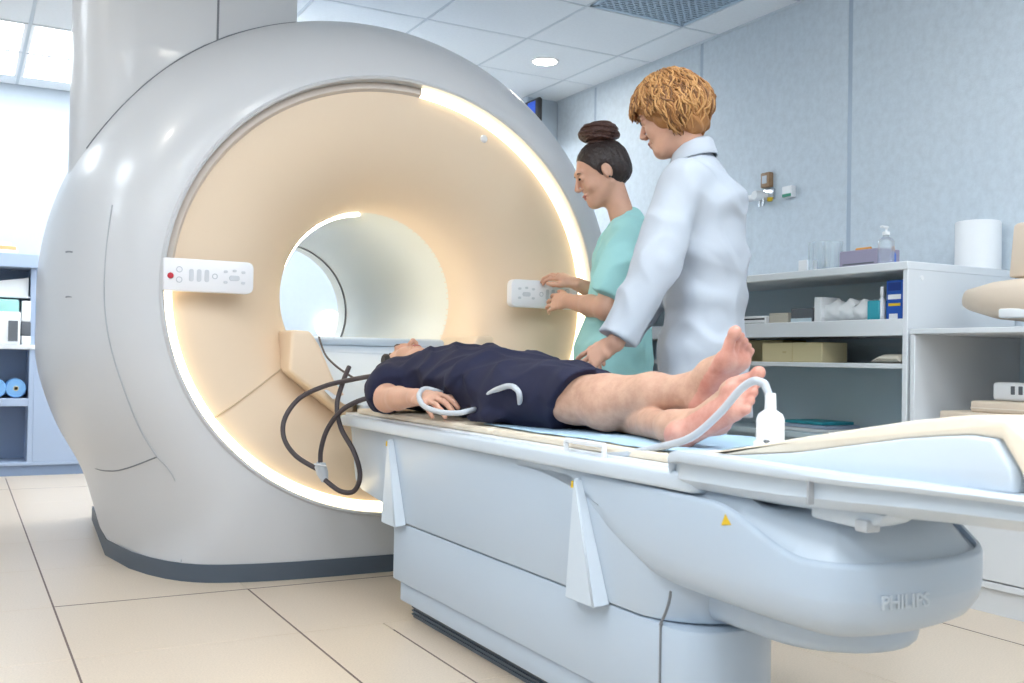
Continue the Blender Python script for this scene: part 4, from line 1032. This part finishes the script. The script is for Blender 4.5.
    sl = nrm(A(-.30, -.85, -.2)); Gn.p.append((lambda X_, Y_, Z_: np.minimum(np.minimum(-( (X_-1.205)*sl[0]+(Y_-3.005)*sl[1]+(Z_-.66)*sl[2])*-1, 1e3), 1.255-X_+0*Y_+0*Z_) if False else np.minimum((X_-1.205)*sl[0]+(Y_-3.005)*sl[1]+(Z_-.66)*sl[2], (1.243-X_)+0*Y_+0*Z_) - np.where((Y_ < 2.86), 9., 0.).astype(np.float32)*1., None, None, 0, 'cut'))
    Gn.ell(hc, A(.11, .085, .125), (fw, l, up), .01, '-')
    Gn.disp(wrinkle(.011, 15, 4, (1.3, .8, 1.2))); Gn.disp(wrinkle(.010, 30, 11))
    sdf_obj('gown', Gn, .0055, 'gown_navy', root, 2)
    tube('gown_tie', catmull([onX(521, 357, 1.5), onX(527, 351, 1.5), onX(531, 353, 1.5), onX(533, 361, 1.5)], 5), .004, 'gown_navy', root, 6)
    return root
pat = patient()
tag(pat, 'person in a navy gown lying barefoot on the patient table', 'person')

# ------------------------------------------------------------------ person in lab coat
def coat_person():
    d0 = 3.2
    q = lambda x, y, d=d0: onD(x, y, d)
    f, l, _ = frame(-.94, .34, 0)
    fw, hl, up = frame(-.90, .43, math.radians(20))
    B = Body()
    hc = q(671, 115); neck = q(692, 158)
    P = head(B, hc, fw, hl, up, neck, 1.0, .047)
    base = q(703, 360); bx = A(base[0], base[1], 0)
    hip = A(base[0], base[1], .90); wa = q(706, 285); ch = q(700, 205); sho = q(694, 172)
    B.loft([(sho-UP*.02, .10, .045), (ch, .14, .085), (wa, .12, .085), (hip, .155, .10), (hip-UP*.08, .15, .095)], l, .04)
    for s_ in (-1, 1):
        h_ = hip+l*s_*.085-UP*.06; kn = A(bx[0], bx[1], .48)+l*s_*.09+f*.02; an = A(bx[0], bx[1], .09)+l*s_*.10
        B.chain([h_, kn], [.075, .055], .03); B.chain([kn, kn*.7+an*.3-f*.015, an], [.052, .052, .038], .02)
        B.slab(an-UP*.04-f*.04, an-UP*.055+f*.15, l, (.035, .035), (.042, .022), .02)
    sL, eL, wL = q(685, 183, 3.06), q(655, 266, 2.98), q(616, 342, 2.95)
    B.chain([sL, eL, wL], [.044, .040, .027], .02)
    hd = q(587, 362, 2.99)-wL; hand(B, wL+nrm(hd)*.01, hd, UP*.6-HF*.8-HR*.2, UP*.8-HR*.3+HF*.3, (.12, .28, .25), .13, .95, (.45, .5))
    sR, eR, wR = sho+(ch-sho)*.2-l*.16, q(668, 275, 3.36), q(628, 330, 3.30)
    B.chain([sR, eR, wR], [.05, .042, .027], .03); hand(B, wR, A(*(HR*-.8-UP*.6)), UP*.7-HR*.5, HF*-1., (.3, .4, .3), .08, .95)
    root = thing('person', bx, 'person with short curly ginger hair in a white lab coat beside the table', 'person')
    def pick(C):
        m = np.zeros(len(C), int); lp = P(.09, 0, -.066); d = C-lp
        m[(np.abs(d@up) < .009) & (np.abs(d@hl) < .02) & (d@fw > .002)] = 1
        return m
    sdf_obj('body', B, .0042, ['skin', 'lips'], root, 2, pick)
    face_bits(P, fw, hl, up, root, brow='hair_ginger3')
    # shoes and trousers
    for s_ in (-1, 1):
        Tq = Body(); h_ = hip+l*s_*.085-UP*.06; kn = A(bx[0], bx[1], .48)+l*s_*.09+f*.02; an = A(bx[0], bx[1], .09)+l*s_*.10
        Tq.chain([h_, kn, an+UP*.02], [.09, .078, .07], .03).cut(A(0, 0, .075), -UP); Tq.disp(folds(.004, 10, 8, 30, s_)); sdf_obj('trouser_leg', Tq, .008, 'trouser_white', root, 1)
        Sq = Body(); Sq.slab(an-UP*.035-f*.045, an-UP*.05+f*.155, l, (.040, .045), (.048, .034), .02).cut(A(0, 0, .001), -UP); sdf_obj('shoe', Sq, .006, 'shoe_white', root, 1)
    # coat
    Cc = Body()
    hemz = .62
    c1 = q(703, 300); lowc = A(base[0], base[1], hemz+.0)-f*.01
    Cc.loft([(sho+UP*.015-f*.012, .10, .055), (sho-UP*.035-f*.012, .165, .085), (q(705, 205), .185, .128), (q(707, 255), .18, .128), (q(706, 300), .175, .124), (q(704, 350), .195, .138), (lowc, .21, .150)], l, .035)
    Cc.chain([sL+UP*.0, eL, wL+(eL-wL)*.1], [.078, .068, .058], .03); Cc.chain([sR+l*.015, eR, wR], [.064, .062, .055], .03)
    Cc.cone(sho+UP*.055-f*.005, sho-UP*.0-f*.01, .052, .075, .03)
    Cc.cut(A(0, 0, hemz), -UP)
    cd = nrm(wL-eL); cw = wL-cd*.012
    Cc.p.append((lambda X, Y, Z: ((X-cw[0])*cd[0]+(Y-cw[1])*cd[1]+(Z-cw[2])*cd[2]) - np.where((X-cw[0])**2+(Y-cw[1])**2+(Z-cw[2])**2 > .10**2, 9., 0.).astype(np.float32), None, None, 0, 'cut'))
    Cc.cone(q(690, 140), q(692, 150), .049, .052, .006, '-')
    Cc.disp(wrinkle(.008, 13, 2, (1.2, 1.2, .8))); Cc.disp(wrinkle(.009, 27, 8))
    coat = sdf_obj('lab_coat', Cc, .0058, 'coat_white', root, 2)
    # collar: a folded band round the neck
    g = []
    nc = q(693, 149)
    for t in np.linspace(-.82*PI, .82*PI, 28):
        o_ = -f*math.cos(t)*.058+l*math.sin(t)*.060; fr_ = (1-math.cos(t))/2
        g.append([nc+o_*.86+UP*(.030-.034*fr_), nc+o_*.92+UP*(.036-.034*fr_), nc+o_*1.08+UP*(.028-.034*fr_), nc+o_*1.34+UP*(-.016-.040*fr_), nc+o_*1.33+UP*(-.020-.040*fr_)])
    o = grid_obj('collar', np.array(g), 'coat_white', root, angle=None); md = o.modifiers.new('thick', 'SOLIDIFY'); md.thickness = .004
    sm_ = catmull([q(742, 188, 3.22)+HF*-.02, q(716, 260, 3.07), q(708, 330, 3.07), q(706, 380, 3.06)], 8)
    # hair
    H = Body(); hcx = P(-.010, 0, .034)
    H.ell(hcx, A(.106, .095, .098), (fw, hl, up), .01)
    H.ell(P(-.056, 0, -.035), A(.056, .078, .062), (fw, hl, up), .03); H.ell(P(.036, 0, .080), A(.070, .070, .036), (fw, hl, up), .03)
    H.ell(P(-.015, .066, -.005), A(.045, .026, .062), (fw, hl, up), .02); H.ell(P(-.015, -.066, -.005), A(.045, .026, .062), (fw, hl, up), .02)
    H.ell(P(.082, 0, -.045), A(.055, .064, .088), (fw, hl, up), .012, '-')
    H.disp(folds(.007, 70, 50, 60, .6, .7))
    hair = sdf_obj('hair', H, .0045, 'hair_ginger', root, 1)
    rnd = np.random.RandomState(3); vv, ff, mi = [], [], []
    for i in range(1100):
        az = rnd.uniform(0, 2*PI); start = rnd.uniform(.05, 1.9); ln = rnd.uniform(.5, 1.1); amp = rnd.uniform(.05, .16); ph = rnd.uniform(0, 6); fq = rnd.uniform(5, 9); r_ = rnd.uniform(1.0, 1.09)
        pts = []
        for t in np.linspace(0, 1, 11):
            th = start+ln*t*1.15; a = az+amp*math.sin(fq*t+ph); rr = r_+.04*math.sin(fq*1.3*t+ph*2)+(.22 if math.cos(a) < .2 else .08)*max(0, min(1, (th-1.2)/.6))
            dv = up*math.cos(th)+(fw*math.cos(a)+hl*math.sin(a))*math.sin(th)
            k = 1/math.sqrt(((dv@fw)/(.118 if dv@fw > 0 else .107))**2+((dv@hl)/.097)**2+((dv@up)/.100)**2)
            p = hcx+dv*k*rr
            if (p-P(.0, 0, 0))@up < -.01 and (p-P(0, 0, 0))@fw > .012: p = None
            elif (p-P(0, 0, 0))@fw > .06 and (p-P(0, 0, 0))@up < .030: p = None
            elif (p-P(0, 0, 0))@up < -.092: p = None
            if p is None: break
            pts.append(p)
        if len(pts) < 4: continue
        n = len(pts); rad = .0032*np.sin(np.linspace(.35, PI-.12, n))+.0006
        v, fc = tube_vf(np.array(pts), rad, 5, False, len(vv)); vv += v; ff += fc; mi += [rnd.choice([0, 1, 1, 2])]*len(fc)
    o = obj('hair_locks', vv, ff, 'hair_ginger', hair, angle=None); o.data.materials.append(MATS['hair_ginger2']); o.data.materials.append(MATS['hair_ginger3'])
    o.data.polygons.foreach_set('material_index', mi)
    return root
coat_p = coat_person()

# ------------------------------------------------------------------ person in teal scrubs
def scrub_person():
    d0 = 3.8
    q = lambda x, y, d=d0: onD(x, y, d)
    f, l, _ = frame(-.97, .22, 0)
    fw, hl, up = frame(-.985, -.10, math.radians(24))
    B = Body()
    hc = q(600, 173); neck = q(622, 216)
    P = head(B, hc, fw, hl, up, neck, .97, .044)
    base = q(612, 370); bx = A(base[0], base[1], 0)
    hip = A(base[0], base[1], .90); wa = q(621, 315); ch = q(628, 258); sho = q(628, 224)
    B.loft([(sho-UP*.03, .09, .04), (ch, .13, .08), (wa, .11, .08), (hip, .15, .10), (hip-UP*.08, .15, .095)], l, .04)
    for s_ in (-1, 1):
        h_ = hip+l*s_*.085-UP*.06; kn = A(bx[0], bx[1], .48)+l*s_*.09+f*.02; an = A(bx[0], bx[1], .09)+l*s_*.10
        B.chain([h_, kn], [.075, .055], .03); B.chain([kn, kn*.7+an*.3-f*.015, an], [.052, .052, .038], .02)
        B.slab(an-UP*.04-f*.04, an-UP*.055+f*.15, l, (.035, .035), (.042, .022), .02)
    sL, eL, wL = q(627, 236, 3.66), q(606, 309, 3.60), q(568, 301, 3.84)
    B.chain([sL, eL], [.043, .042], .02); B.chain([eL, eL*.6+wL*.4, wL], [.040, .039, .026], .015)
    tipL = q(538, 303, 3.965); hand(B, wL, tipL-wL, -HF*.75+UP*.25-HR*.2, UP*.9+HR*-.2, (.20, .40, .35), .08, .92, (.5, .5))
    sR, eR, wR = sho+(ch-sho)*.2-l*.16, q(606, 298, 4.02), q(577, 284, 3.97)
    B.chain([sR, eR, wR], [.045, .040, .026], .03)
    tipR = q(551, 272, 4.0); hand(B, wR, tipR-wR, UP*.85-HF*.35, -HF*.6-UP*.5-HR*.2, (.30, .55, .45), .09, .92, (.55, .5), .5)
    root = thing('person', bx, 'person with dark hair bun in teal scrubs pressing the scanner panel', 'person')
    def pick(C):
        m = np.zeros(len(C), int); lp = P(.09, 0, -.066); d = C-lp
        m[(np.abs(d@up) < .010) & (np.abs(d@hl) < .021) & (d@fw > .001)] = 1
        return m
    sdf_obj('body', B, .004, ['skin', 'lips'], root, 2, pick)
    face_bits(P, fw, hl, up, root)
    lathe('earring', [(0, -.004), (.004, -.002), (.004, .002), (0, .004)], P(-.008, .088, -.034), 'black', root, 10)
    # hair: sleek cap and bun
    H = Body(); H.ell(P(-.024, 0, .030), A(.102, .0815, .093), (fw, hl, up), .01)
    H.ell(P(-.062, 0, -.018), A(.058, .066, .052), (fw, hl, up), .03)
    H.cut(P(.052, 0, .052), nrm(fw*.86-up*.50)); 
    for s_ in (-1, 1): H.ell(P(-.006, s_*.085, -.014), A(.024, .02, .036), (fw, hl, up), .008, '-')
    H.disp(folds(.0016, 120, 120, 60, .2)); hair = sdf_obj('hair', H, .0036, 'hair_dark', root, 1)
    N_ = Body(); bc = P(-.055, 0, .150); bc = q(599, 134)
    N_.ell(bc, A(.072, .070, .042), (HR, HF, UP), .01)
    rnd = np.random.RandomState(5)
    bun = sdf_obj('hair_bun', N_, .004, 'hair_bun', hair, 1)
    vv, ff = [], []
    for i in range(26):
        z = rnd.uniform(-.034, .036); a0 = rnd.uniform(0, 6.28); ln = rnd.uniform(1.5, 3.4); tl = rnd.uniform(-.014, .014); pts = []
        for t in np.linspace(0, 1, 16):
            zz = z+tl*math.sin(3*t); k = math.sqrt(max(.05, 1-(zz/.045)**2)); a = a0+ln*t
            pts.append(bc+HR*.073*k*math.cos(a)+HF*.071*k*math.sin(a)+UP*zz)
        v, fc = tube_vf(np.array(pts), .0075*np.sin(np.linspace(.25, PI-.2, 16)), 6, False, len(vv)); vv += v; ff += fc
    obj('bun_coils', vv, ff, 'hair_bun', bun, angle=None)
    # tunic
    Tn = Body(); hemz = .66
    lowc = A(base[0], base[1], hemz)+f*.01
    Tn.loft([(sho+UP*.030+f*-.01, .07, .045), (sho-UP*.01, .125, .070), (sho-UP*.06, .165, .095), (q(626, 262), .17, .115), (q(619, 310), .165, .118), (q(614, 350), .18, .135), (lowc, .205, .165)], l, .035)
    Tn.chain([sL, eL+(sL-eL)*.18], [.070, .072], .03); Tn.chain([sR, eR+(sR-eR)*.25], [.066, .066], .03)
    cd = nrm(eL-sL); cw = eL-cd*.035
    def cuff(p, dr, R):
        Tn.p.append((lambda X, Y, Z: ((X-p[0])*dr[0]+(Y-p[1])*dr[1]+(Z-p[2])*dr[2]) - np.where((X-p[0])**2+(Y-p[1])**2+(Z-p[2])**2 > R*R, 9., 0.).astype(np.float32), None, None, 0, 'cut'))
    cuff(cw, nrm(cd+HR*-.3), .075)
    Tn.cut(A(0, 0, hemz), -UP)
    # V neck
    Tn.cone(q(616, 200), q(612, 222), .046, .046, .006, '-'); Tn.cone(q(606, 218), q(592, 252), .040, .012, .006, '-')
    Tn.disp(wrinkle(.012, 14, 6, (1.3, 1.3, .6))); Tn.disp(wrinkle(.010, 28, 9))
    sdf_obj('scrub_tunic', Tn, .0058, 'scrub_teal', root, 2)
    for s_ in (-1, 1):
        Tq = Body(); h_ = hip+l*s_*.085-UP*.06; kn = A(bx[0], bx[1], .48)+l*s_*.09+f*.02; an = A(bx[0], bx[1], .09)+l*s_*.10
        Tq.chain([h_, kn, an+UP*.02], [.09, .080, .072], .03).cut(A(0, 0, .075), -UP); Tq.disp(folds(.004, 10, 8, 30, s_)); sdf_obj('trouser_leg', Tq, .008, 'scrub_teal', root, 1)
        Sq = Body(); Sq.slab(an-UP*.035-f*.045, an-UP*.05+f*.155, l, (.040, .045), (.048, .034), .02).cut(A(0, 0, .001), -UP); sdf_obj('shoe', Sq, .006, 'shoe_white', root, 1)
    return root
scrub_p = scrub_person()

# ------------------------------------------------------------------ cables, hose, plug
cb = thing('coil_cable', (1.1, 3.2, .6), 'dark looped cables joined by a grey clip, hanging off the table', 'cable')
def px_path(pts, n=8): return catmull([onX(x, y, X) for x, y, X in pts], n)
def py_path(pts, n=8): return catmull([onY(x, y, Y) for x, y, Y in pts], n)
tube('cable', py_path([(372, 376, 3.24), (350, 380, 3.33), (325, 386, 3.40), (300, 398, 3.44), (285, 418, 3.44), (284, 438, 3.42), (296, 456, 3.38), (317, 469, 3.34)]), .0085, 'cable_dark', cb, 10)
tube('cable', py_path([(349, 367, 3.42), (343, 382, 3.38), (337, 405, 3.33), (341, 428, 3.30), (354, 452, 3.22), (360, 475, 3.20), (354, 491, 3.22), (340, 491, 3.27), (325, 480, 3.32)]), .0085, 'cable_dark', cb, 10)
tube('cable', py_path([(375, 396, 3.16), (356, 402, 3.22), (340, 412, 3.27), (327, 430, 3.32), (321, 450, 3.33), (320.5, 467, 3.33)]), .0085, 'cable_dark', cb, 10)
k0, k1 = onY(320, 465, 3.33), onY(325, 481, 3.33)
tube('cable_clip', [k0+A(0, .012, .004), k0, k0*.5+k1*.5, k1], [.010, .020, .020, .012], 'hose_grey', cb, 12)
tube('cable_tie', [onY(314, 464, 3.31), onY(326, 466, 3.31)], .003, 'plastic_white', cb, 6)
tube('wire', catmull([onY(319, 337, 3.78), onY(325, 354, 3.66), onY(336, 366, 3.55), onY(352, 377, 3.46), onY(356, 378, 3.44)], 5), .004, 'cable_dark', cb, 6)
hs_ = thing('call_hose', (1.2, 2.7, ZM), 'grey rubber hose looped round the wrist of the patient', 'hose')
tube('hose', px_path([(448, 396, 1.27), (436, 391, 1.225), (424, 389, 1.19), (419, 396, 1.155), (424, 406, 1.145), (440, 412, 1.15), (458, 413, 1.17), (468, 411, 1.2), (478, 409, 1.26)]), .0075, 'hose_grey', hs_, 10)
tube('hose', px_path([(476, 404, 1.30), (485, 397, 1.245), (496, 390, 1.24), (510, 386, 1.24), (518, 391, 1.245), (520, 400, 1.255), (520, 408, 1.29)]), .0075, 'hose_grey', hs_, 10)
h2 = thing('plug_hose', (1.25, 1.35, .63), 'grey hose arching into a white bottle-shaped plug at the table foot', 'plug')
pb = onX(770, 449, 1.27)
tube('hose', np.concatenate([px_path([(596, 456, 1.22), (625, 454, 1.22), (655, 448, 1.23), (690, 438, 1.24), (718, 415, 1.25), (740, 390, 1.26), (754, 381, 1.265), (765, 384, 1.268)], 6), [onX(769.5, 397, 1.27)]]), .0075, 'hose_grey', h2, 10)
zb = .646
hh = onX(770, 393, 1.27)[2]-zb
lathe('plug_body', [(0, 0), (.028, 0), (.029, hh*.07), (.025, hh*.09), (.0245, hh*.5), (.021, hh*.60), (.0105, hh*.68), (.009, hh), (0, hh)], (1.27, pb[1], zb), 'plastic_white', h2, 28)
box('plug_latch', 1.245, 1.262, pb[1]-.018, pb[1]-.008, zb+.003, zb+.012, 'grey_dark', h2, .002, 1)
